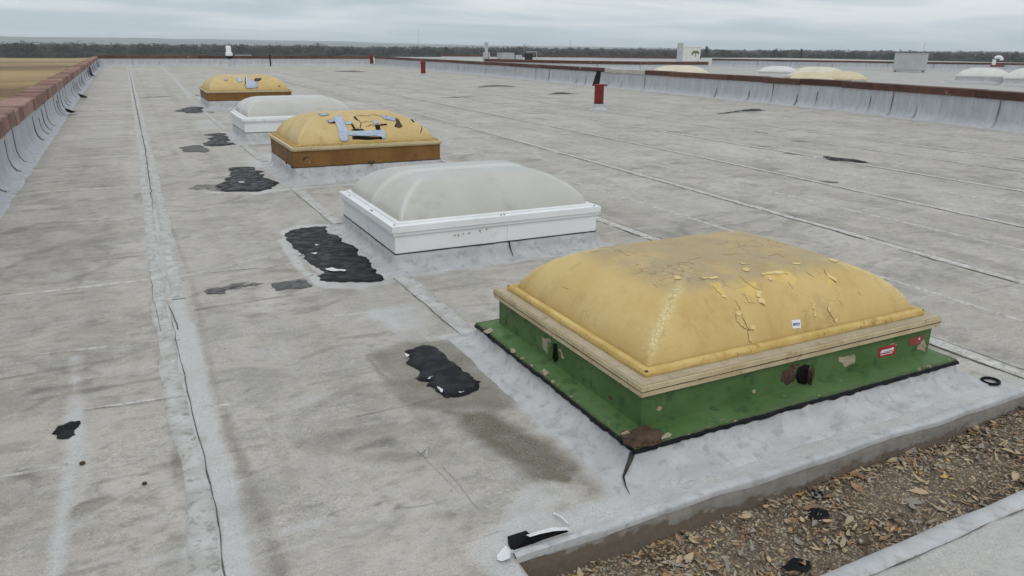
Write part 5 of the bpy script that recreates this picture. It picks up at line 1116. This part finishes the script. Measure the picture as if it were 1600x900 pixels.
# ------------------------------------------------------------------ parapets
def parapet(name, label, pts, zt, sheet_len, cop_len, mats, cap_h=.2, cap_w=.34, seed=0, toe=.22, flip=1, gapd=True, cat='parapet', coarse=1., pale_at=None):
    """pts: toe of the wall face along the roof; inward normal is to the left of travel times flip"""
    r = random.Random(seed); name_gap = mats[1] is M['tile']; P0 = Vector((*pts[0], 0)); t = empty(name, P0, label, cat)
    def frame(a, b):
        d = Vector((b[0]-a[0], b[1]-a[1], 0)); L = d.length; d /= L; n = Vector((-d.y, d.x, 0))*flip; return d, n, L
    prof = [(.0, zt+.0), (.0, .34), (.006, .20), (.03, .11), (.075, .045), (.15, .018), (toe, .010), (toe+.012, -.004)]
    for a, b in zip(pts[:-1], pts[1:]):
        d, n, L = frame(a, b); A = Vector((*a, 0))-P0
        wb = MB(); wb.box(0, L, -cap_w+.03, -.004, -5.0 if coarse <= 1 else -.3, zt, 0, lambda v: tuple(A+d*v[0]+n*v[1]+Vector((0, 0, v[2])))); wb.build('wall', mats[2], t, smooth=False)
        s = 0; k = 0
        while s < L-.05:
            e = min(L, s+sheet_len*r.uniform(.55, 1.35))
            if L-e < sheet_len*.4: e = L
            V = []; F = []; nn = 8; lift = .003+.0025*(k % 2); z_j = r.uniform(-.006, .006)
            for i in range(nn+1):
                tt = i/nn; ss = s-.03+(e-s+.05)*tt
                curl = (.003 if i == nn else 0)
                for q_, (o, z) in enumerate(prof):
                    w = float(fbm(np.array(ss*.7+seed), np.array(z*5+q_*.0), 15, 3)-.5)*.005*(1 if 0 < q_ < 7 else .3)
                    toe_j = float(fbm(np.array(ss*3.), np.array(4.+seed), 18, 3)-.5)*.06*(q_ >= 5)
                    V.append(A+d*ss+n*(o+lift+w*(1 if q_ < 5 else .1)+toe_j+curl*(q_ > 0)*(q_ < 6))+Vector((0, 0, z+(.002*(k % 2) if q_ > 4 else 0)+curl*.4*(q_ > 3)*(q_ < 7))))
            m_ = len(prof)
            for i in range(nn):
                for q_ in range(m_-1):
                    f = (i*m_+q_, i*m_+q_+1, (i+1)*m_+q_+1, (i+1)*m_+q_); F.append(f if flip < 0 else f[::-1])
            o = obj('flashing_sheet', [tuple(v) for v in V], F, mats[0], t, sharp=0)
            # open lap: dark ribbon painting in the lap edge and its shadow
            if gapd and r.random() < (.8 if name_gap else .7):
                ss = e+.012; V = []; F = []; wv = r.uniform(.004, .008)*(1+.05*min(40, math.hypot(A.x+P0.x+d.x*s, A.y+P0.y+d.y*s)))
                top = r.choice([.95, .8, .5]); ph = r.uniform(0, 9)
                path = [(o_, z_) for o_, z_ in prof[:6]]
                pp = []
                for (o1, z1_), (o2, z2_) in zip(path[:-1], path[1:]):
                    for q_ in range(3): pp.append((o1+(o2-o1)*q_/3, z1_+(z2_-z1_)*q_/3))
                for i, (o_, z_) in enumerate(pp):
                    if z_ > zt*top: continue
                    wob = math.sin(z_*11+ph)*.008; w_ = wv*(.35+.65*(.5+.5*math.sin(z_*9+ph*2)))
                    for s_ in (-1, 1):
                        if name_gap: V.append(A+d*(ss+wob*.5)+n*(o_+lift+(-.006 if s_ < 0 else .006+w_*.8))+Vector((0, 0, z_+(.0 if s_ < 0 else .006+w_*.5))))
                        else: V.append(A+d*(ss+wob+s_*w_)+n*(o_+.016+lift)+Vector((0, 0, z_+.004)))
                nv_ = len(V)//2
                for i in range(nv_-1): F.append((i*2, i*2+1, i*2+3, i*2+2))
                if nv_ > 2: obj('lap_gap_shade', [tuple(v) for v in V], F, M['seam_gap'], o, smooth=False)
            s = e; k += 1
        # coping
        s = 0
        while s < L-.02:
            e = min(L, s+cop_len*r.uniform(.75, 1.2))
            if L-e < cop_len*.35: e = L
            jz = r.uniform(-.008, .008); jn = r.uniform(-.008, .008); tl = r.uniform(-.006, .006)
            mb = MB(); g_ = .006
            mb.box(s+g_, e-g_, -cap_w-.02, .035, zt-.0+.003, zt+cap_h*.30, .010, lambda v: tuple(A+d*v[0]+n*(v[1]+jn)+Vector((0, 0, v[2]+jz+tl*(v[0]-s)/(e-s)))))
            mb.box(s+g_, e-g_, .004, .043, zt-cap_h*.7, zt+cap_h*.26, .008, lambda v: tuple(A+d*v[0]+n*(v[1]+jn)+Vector((0, 0, v[2]+jz+tl*(v[0]-s)/(e-s)))))
            if coarse <= 1 and r.random() < .5 and mats[1] is M['tile']:
                mb.box(e-g_-.012, e+.02, -cap_w-.022, .046, zt+cap_h*.20, zt+cap_h*.345, .006, lambda v: tuple(A+d*v[0]+n*(v[1]+jn)+Vector((0, 0, v[2]+jz))))
            pm = A+P0+d*((s+e)/2); gone = pale_at is not None and (pm.xy-Vector(pale_at)).length < cop_len*.9
            mb.build('coping_tile' if mats[1] is M['tile'] else 'coping_section', M['pale_stone'] if gone else mats[1], t, smooth=False)
            s = e
    return t
PL = parapet('parapet_wall', 'left parapet wall with red-brown tile coping beside the dry field', [(-1.50, 1.0), (-1.62, 12), (-1.78, 30), (-2.08, 71.6)], .69, 1.05, .66, (M['parapet_sheet'], M['tile'], M['wall']), .22, .34, 1, .22, -1)
PF = parapet('parapet_wall', 'far parapet wall closing the end of the long roof', [(-2.05, 71.9), (21.2, 71.9)], .78, 1.9, 2.4, (M['parapet_sheet'], M['coping_far'], M['wall']), .24, .34, 2, .22, -1)
PR = parapet('parapet_wall', 'right parapet wall with dark rust-brown coping across the roof', [(21.35, 71.8), (21.0, 57.0), (20.7, 45), (19.75, 26.6), (19.05, 15.9), (17.75, 9.6), (16.9, 5), (16.5, 1)], .79, 1.2, 1.7, (M['parapet_sheet'], M['coping_far'], M['wall']), .18, .34, 3, .24, -1, pale_at=tuple(gp(985, 140)))
# loose black flaps at the foot of the left parapet
for k, (pts_, zs) in enumerate([([(97, 171), (104, 172), (112, 175), (117, 176), (108, 178), (101, 176)], [.16, .14, .06, .02, .012, .10]), ([(118, 147), (126, 149), (134, 151), (133, 154), (124, 154)], [.18, .14, .04, .02, .05]), ([(137, 103), (141, 108), (143, 117), (149, 120), (140, 119), (137, 110)], [.52, .42, .16, .03, .10, .40])]):
    Q = [(*gp(px, py, z_), z_) for (px, py), z_ in zip(pts_, zs)]; p0 = np.array(PL.location)
    V = [tuple(np.array(q_)-p0+np.array((.05, 0, .02))) for q_ in Q]; obj('loose_flap', V, [tuple(range(len(V)))], M['black_rubber'], PL, smooth=False)
# gap where coping has come away on the right wall: bare pale masonry
# neighbouring roof
NR = obj('roof', [(21.3, -10, -.012), (140, -10, -.012), (140, 135, -.012), (-40, 135, -.012), (-40, 72.4, -.012), (21.3, 72.4, -.012)], [(0, 1, 2, 3, 4, 5)], None, smooth=False)
M['roof_far'] = weathered('far_roof_membrane', (.35, .342, .318), (.41, .403, .38), (.27, .26, .235), .4, .52, .75, .2, 6, (1, 3, 1), spec=.25)
NR.data.materials.append(M['roof_far']); structure(NR)
# drop the part of that roof behind the far parapet: the building ends there on the left
bpy.data.meshes.remove(NR.data) if False else None
NR.data.clear_geometry(); NR.data.from_pydata([(21.45, -10, -.012), (140, -10, -.012), (140, 135, -.012), (36, 135, -.012), (21.45, 72.4, -.012)], [], [(0, 1, 2, 3, 4)]); NR.data.update()
MIDW = parapet('parapet_wall', 'middle parapet with brown coping beyond the right parapet, ending at the emblem cabinet', [tuple(gp(1106, 107.5)), tuple(gp(1000, 107.5)), tuple(gp(880, 105.5)), tuple(gp(757, 102))], .56, 3., 3.4, (M['parapet_sheet'], M['coping_far'], M['wall']), .26, .4, 4, .2, 1, coarse=2)
FARW = parapet('parapet_wall', 'outer parapet of the neighbouring roof with thin dark coping below the woods', [tuple(gp(1720, 115)), tuple(gp(1600, 112.5)), tuple(gp(1300, 107)), tuple(gp(1112, 102.5))], .72, 2.6, 3.4, (M['parapet_sheet'], M['coping_far'], M['wall']), .16, .4, 5, .2, 1, coarse=2)
BACKW = parapet('parapet_wall', 'farthest low brown coping line behind the flue and the grey cabinets', [tuple(gp(1095, 94.5)), tuple(gp(900, 92)), tuple(gp(690, 90.5))], .42, 5., 6., (M['parapet_sheet'], M['coping_far'], M['wall']), .24, .5, 6, .2, 1, coarse=2)

# ------------------------------------------------------------------ pipes and units
def red_pipe(px, py, h, rad, label, lean=0, cap='tee', scale=1.):
    g_ = gp(px, py); t = empty('vent_pipe', (g_[0], g_[1], 0), label, 'vent pipe', 'red vent pipes on the roof')
    mb = MB(); mb.lathe([(rad*2.2, .004), (rad*1.7, .03), (rad*1.15, .09), (rad*1.06, h*.24), (rad*1.02, h*.26)], 20); mb.build('boot', M['flashing'], t)
    mb = MB(); mb.lathe([(rad, h*.2), (rad, h*.93)], 20); mb.build('pipe', M['red_paint'], t)
    mb = MB()
    if cap == 'tee': mb.box(-rad*1.0, rad*1.45, -rad*.8, rad*.8, h*.93, h, .012)
    else: mb.lathe([(rad*1.05, h*.78), (rad*1.18, h*.79), (rad*1.18, h*.9), (rad*.95, h*.92), (rad*.95, h), (rad*.5, h*1.02)], 20)
    mb.build('cap', M['red_paint'], t)
    mb = MB(); mb.lathe([(rad*1.03, h*.235), (rad*1.045, h*.26), (rad*1.02, h*.285)], 20, cap=False); mb.build('clamp', M['black_rubber'], t)
    return t
red_pipe(935, 172, .73, .135, 'nearest red vent pipe with a tee cap in front of a black strip', cap='tee')
red_pipe(661.5, 121, .95, .14, 'red vent pipe with a ribbed collar, second from the right parapet corner', cap='collar')
red_pipe(581, 104, .98, .15, 'farthest small red vent pipe against the far wall', cap='plain')
# black strip hanging from the parapet behind the near pipe
a_ = [(932, 110), (939, 111), (936, 134), (925, 134)]
base_ = gp(931, 137.5)
d0 = np.hypot(*base_)-.15
def onwall(px, py, dist): d = ray(px, py); k_ = dist/np.hypot(d[0], d[1]); return np.array([d[0]*k_, d[1]*k_, CAM_H+d[2]*k_])
c_ = onwall(930, 134, d0-.3); Q = [onwall(932.5, 110.5, d0-.06), onwall(939.5, 111, d0-.06), onwall(938, 122, d0-.12), onwall(936, 134, d0-.3), onwall(925, 134, d0-.3), onwall(929, 122, d0-.12)]
dd = ray(930, 120); dd = dd*np.array([1, 1, 0])/np.hypot(dd[0], dd[1])
V = [tuple(q_-c_) for q_ in Q]+[tuple(q_-c_+dd*.02) for q_ in Q]
tag(obj('rubber_strip', V, [(0, 1, 2, 5), (5, 2, 3, 4), (11, 8, 7, 6), (10, 9, 8, 11), (0, 6, 7, 1), (1, 7, 8, 2), (2, 8, 9, 3), (3, 9, 10, 4), (4, 10, 11, 5), (5, 11, 6, 0)], M['black_rubber'], None, tuple(c_), smooth=False), 'black rubber strip hanging from the parapet behind the nearest red pipe', 'strip')
# white gooseneck by the far wall
g_ = gp(360, 106); t = empty('roof_vent', (g_[0], g_[1], 0), 'white gooseneck vent on a thin stand before the far wall', 'vent')
mb = MB(); mb.lathe([(.28, .004), (.16, .1), (.10, .35)], 12); mb.build('boot', M['flashing'], t)
mb = MB(); mb.lathe([(.10, .3), (.10, .78)], 12); mb.build('pipe', M['galv'], t)
mb = MB(); mb.lathe([(.15, .70), (.29, .80), (.28, .92)], 14); mb.build('collar', M['black_rubber'], t)
mb = MB(); mb.lathe([(.27, .90), (.28, 1.12), (.20, 1.22), (.20, 1.62), (.16, 1.70)], 14); mb.build('hood', M['white_paint'], t)
g_ = gp(422, 104); t = empty('conduit_post', (g_[0], g_[1]-.35, 0), 'thin dark conduit post against the far wall', 'post')
mb = MB(); mb.lathe([(.06, .01), (.06, .98)], 10); mb.build('post', M['black_rubber'], t); mb = MB(); mb.lathe([(.14, .0), (.12, .03)], 10); mb.build('base', M['galv'], t)

def unit(px, py, w, d_, h, label, mat, z0=.12, dist=None, rz=.0, louvres=0, top=None, cat='rooftop unit', lid=True):
    g_ = gp(px, py) if dist is None else None
    if dist is not None:
        dr = ray(px, py); k_ = dist/np.hypot(dr[0], dr[1]); g_ = (dr[0]*k_, dr[1]*k_)
    az = math.atan2(g_[0], g_[1]); t = empty('rooftop_unit', (g_[0], g_[1], 0), label, cat, None, -az+rz)
    mb = MB(); mb.box(-w/2, w/2, -d_/2, d_/2, z0, z0+h, .02); mb.build('cabinet', mat, t)
    if lid: mb = MB(); mb.box(-w/2-.03, w/2+.03, -d_/2-.03, d_/2+.03, z0+h+.002, z0+h+.06, .015); mb.build('lid', mat, t)
    for sx_ in (-1, 1):
        mb = MB(); mb.box(sx_*w*.42-.06, sx_*w*.42+.06, -d_/2, d_/2, -.01, z0-.002, .01); mb.build('skid', M['coping_far'], t)
    for k in range(louvres):
        zz_ = z0+h*.12+h*.76*k/louvres; mb = MB(); mb.box(-w*.44, w*.44, -d_/2-.018, -d_/2-.002, zz_, zz_+h*.4/louvres, .004); mb.build('louvre', mat, t)
    return t
U1 = unit(1420, 112, 2.6, 1.3, 1.40, 'tall grey rooftop cabinet before the outer parapet at the right', M['unit_grey'], .10, dist=76)
for k in range(3):
    mb = MB(); mb.box(-1.29+.86*k+.02, -1.29+.86*(k+1)-.02, -.67, -.653, .16, 1.46, .006); mb.build('panel', M['unit_grey'], U1)
mb = MB(); mb.tube([(.85, .2, 1.5), (.87, .2, 2.4)], .025, 6); mb.build('antenna', M['galv'], U1)
# cabinet with the tree emblem and a taller duct on its left
U2 = unit(1076, 94, 2.4, 1.6, 1.45, 'cream rooftop cabinet bearing a tree emblem, tall duct at its left', M['unit_beige'], .5, dist=88)
mb = MB(); mb.box(-1.32, -.69, -.85, .75, .28, 2.38, .02); mb.build('duct', M['unit_grey'], U2)
mb = MB(); mb.box(-1.34, -.67, -.87, .77, 2.382, 2.44, .02); mb.build('duct_cap', M['white_paint'], U2)
mb = MB(); mb.box(-1.25, 1.25, -.95, -.82, .2, .42, .02); mb.build('ledge', M['white_paint'], U2)
mb = MB()                                   # flat tree emblem: crown of leaf blobs, trunk
def disc(cx_, cz_, r_, r2_=None, n=14):
    cz_ = .5+(cz_-.5)*.88; mb.add([(cx_+r_*math.cos(2*PI*k/n), -.812, cz_+(r2_ or r_)*math.sin(2*PI*k/n)) for k in range(n)]+[(cx_, -.816, cz_)], [(k, (k+1) % n, n) for k in range(n)])
for cx_, cz_, a1, a2 in [(.38, 1.46, .14, .10), (.55, 1.62, .2, .10), (.78, 1.64, .2, .09), (.95, 1.5, .14, .1), (.33, 1.3, .08, .1), (.7, 1.52, .12, .07), (1.0, 1.36, .06, .06)]: disc(cx_, cz_, a1, a2)
mb.add([(.63, -.814, .95), (.73, -.814, .95), (.70, -.814, 1.5), (.66, -.814, 1.5)], [(0, 1, 2, 3)]); mb.add([(.68, -.8135, 1.25), (.71, -.8135, 1.2), (.92, -.8135, 1.48), (.88, -.8135, 1.5)], [(0, 1, 2, 3)]); mb.add([(.68, -.8138, 1.2), (.65, -.8138, 1.25), (.44, -.8138, 1.45), (.48, -.8138, 1.47)], [(0, 1, 2, 3)])
mb.build('tree_emblem', M['emblem'], U2, smooth=False)
U3 = unit(790, 97, 1.55, 1.2, 1.05, 'pale louvred condenser beside the tall metal flue', M['unit_grey'], .1, dist=85, rz=.45, louvres=6)
mb = MB(); mb.box(1.1, 1.9, -.3, .5, .1, .95, .02); mb.build('fan_box', M['unit_grey'], U3)
U4 = unit(826, 95, .9, .8, .95, 'small dark framed rack right of the pale condenser', M['crack'], .1, dist=88)
mb = MB(); mb.tube([(.9, 0, 0), (.9, 0, 1.3), (-.3, 0, 1.3)], .05, 6); mb.build('pipe_frame', M['galv'], U4)
U5 = unit(380, 86, 1.75, 1.2, 1.2, 'small open grey frame unit beyond the far parapet', M['unit_grey'], 0, dist=96); U5.location.z = -.6
mb = MB(); mb.box(-.5, .6, -.62, -.604, .25, 1.0, .004); mb.build('opening', M['hole'], U5)
mb = MB(); mb.box(-.9, -.86, -.6, .6, -4.6, 0, 0); mb.box(.86, .9, -.6, .6, -4.6, 0, 0); mb.build('stand', M['galv'], U5, smooth=False)
dr = ray(760, 97); k_ = 84/np.hypot(dr[0], dr[1]); t = empty('flue_pipe', (dr[0]*k_, dr[1]*k_, 0), 'tall metal flue with a cap and white box at its foot beyond the parapet', 'flue')
mb = MB(); mb.lathe([(.17, 0), (.17, 2.05)], 14); mb.build('pipe', M['galv'], t); mb = MB(); mb.lathe([(.25, 2.05), (.26, 2.12), (.22, 2.28), (.12, 2.32)], 14); mb.build('cap', M['galv'], t)
mb = MB(); mb.box(.18, .34, -.2, .2, 0, 1.25, .02); mb.box(-.34, -.18, -.2, .2, 0, 1.25, .02); mb.build('side_box', M['unit_grey'], t)
dr = ray(1555, 100); k_ = 66/np.hypot(dr[0], dr[1]); t = empty('gooseneck_pipe', (dr[0]*k_, dr[1]*k_, 0), 'white gooseneck pipe above the white dome at the far right', 'vent pipe', None, -math.atan2(dr[0], dr[1]))
mb = MB(); mb.tube([(-.1, 0, 0), (-.1, 0, 1.15)]+[(.12-.22*math.cos(a), 0, 1.15+.22*math.sin(a)) for a in np.linspace(.2, PI, 8)], .13, 10); mb.build('pipe', M['white_paint'], t)
mb = MB(); mb.box(-.3, .6, -.2, .2, .7, .82, .02); mb.build('bracket', M['red_paint'], t)
# ------------------------------------------------------------------ skylights of the neighbouring roof
def far_skylight(px, dist, w, d_, h, label, mat, zc=.35, rz=0., zoff=0., frame=None):
    dr = ray(px, 115); k_ = dist/np.hypot(dr[0], dr[1]); az = math.atan2(dr[0], dr[1])
    t = empty('skylight', (dr[0]*k_, dr[1]*k_, zoff), label, 'skylight', 'skylights of the neighbouring roof', -az+rz); a, b = w/2, d_/2; R_ = (-a, a, -b, b)
    ring(R_, [(.0, zc-.1), (.02, .12), (.12, .012), (.2, -.005)], M['flashing'], 'flashing', t, .3, .002); ring(R_, [(0, zc*.4), (0, zc-.06)], M['white_paint'], 'curb', t, .5)
    ring(R_, [(-.03, zc-.07), (.04, zc-.07), (.04, zc), (-.05, zc+.004)], frame or mat, 'frame', t, .5)
    Dm = Dome((-a+.04, a-.04, -b+.04, b-.04), zc, h, min(a, b)*.95, 2.0, 1.6, .1, None, (0, 0, 0), .12, a*.8); Dm.build(mat, t, (40, 30)); return t
far_skylight(1062, 44, 3.3, 2.4, .48, 'cream domed skylight behind the right parapet, left of the others', M['dome_cream'], .40)
far_skylight(1165, 33, 1.5, 1.4, .25, 'low white dome just peeking over the right parapet', M['dome_far_white'], .34)
far_skylight(1284, 46, 3.3, 2.2, .34, 'wide pale tan dome behind the smaller ochre one', M['dome_cream'], .36, rz=-.3)
far_skylight(1268, 40, 2.1, 1.6, .36, 'ochre dome just behind the right parapet coping', M['dome_tan'], .36)
far_skylight(1345, 36, 2.6, 1.3, .05, 'flat tan skylight frame without a visible dome behind the parapet', M['dome_tan'], .28)
far_skylight(1278, 60, 3.2, 2.4, .30, 'farther low cream dome in the middle of the neighbouring roof', M['dome_cream'], .30)
far_skylight(1537, 52, 2.7, 1.8, .44, 'white domed skylight on a white curb at the far right', M['dome_far_white'], .42)
far_skylight(1612, 50, 2.4, 1.8, .5, 'white skylight partly cut off by the right edge of the photo', M['dome_far_white'], .42)
far_skylight(1215, 58, 2.6, 2., .34, 'small pale dome left of the farther cream domes on the neighbouring roof', M['dome_far_white'], .3)
far_skylight(1315, 43, 2.4, 1.7, .36, 'tan dome at the right end of the dome cluster behind the right parapet', M['dome_tan'], .36)
# masts on the skyline
for k, (px, h, d_, lab) in enumerate([(655, 26, 900, 'thin radio mast on the skyline above the second red pipe'), (891, 17, 900, 'thin pale mast on the skyline left of the emblem cabinet')]):
    dr = ray(px, 80); k_ = d_/np.hypot(dr[0], dr[1]); mb = MB(); mb.tube([(0, 0, 0), (0, 0, h*.5), (0, 0, h)], [.5, .35, .2], 5); mb.tube([(-.8, 0, h*.8), (.8, 0, h*.8)], .15, 4)
    tag(mb.build('radio_mast', M['galv'], None, (dr[0]*k_, dr[1]*k_, GZ)), lab, 'mast')

# ------------------------------------------------------------------ the air
hv = MB(); hv.box(-5900, 5900, -5900, 5900, GZ-1, 62)
hm = bpy.data.materials.new('air'); hm.use_nodes = True; ht = hm.node_tree; ht.nodes.clear(); ho = ht.nodes.new('ShaderNodeOutputMaterial'); hp = ht.nodes.new('ShaderNodeVolumePrincipled')
hp.inputs['Color'].default_value = (.80, .90, .99, 1); hp.inputs['Density'].default_value = .00023; ht.links.new(hp.outputs[0], ho.inputs['Volume'])
structure(hv.build('haze', hm, smooth=False), 'stuff')
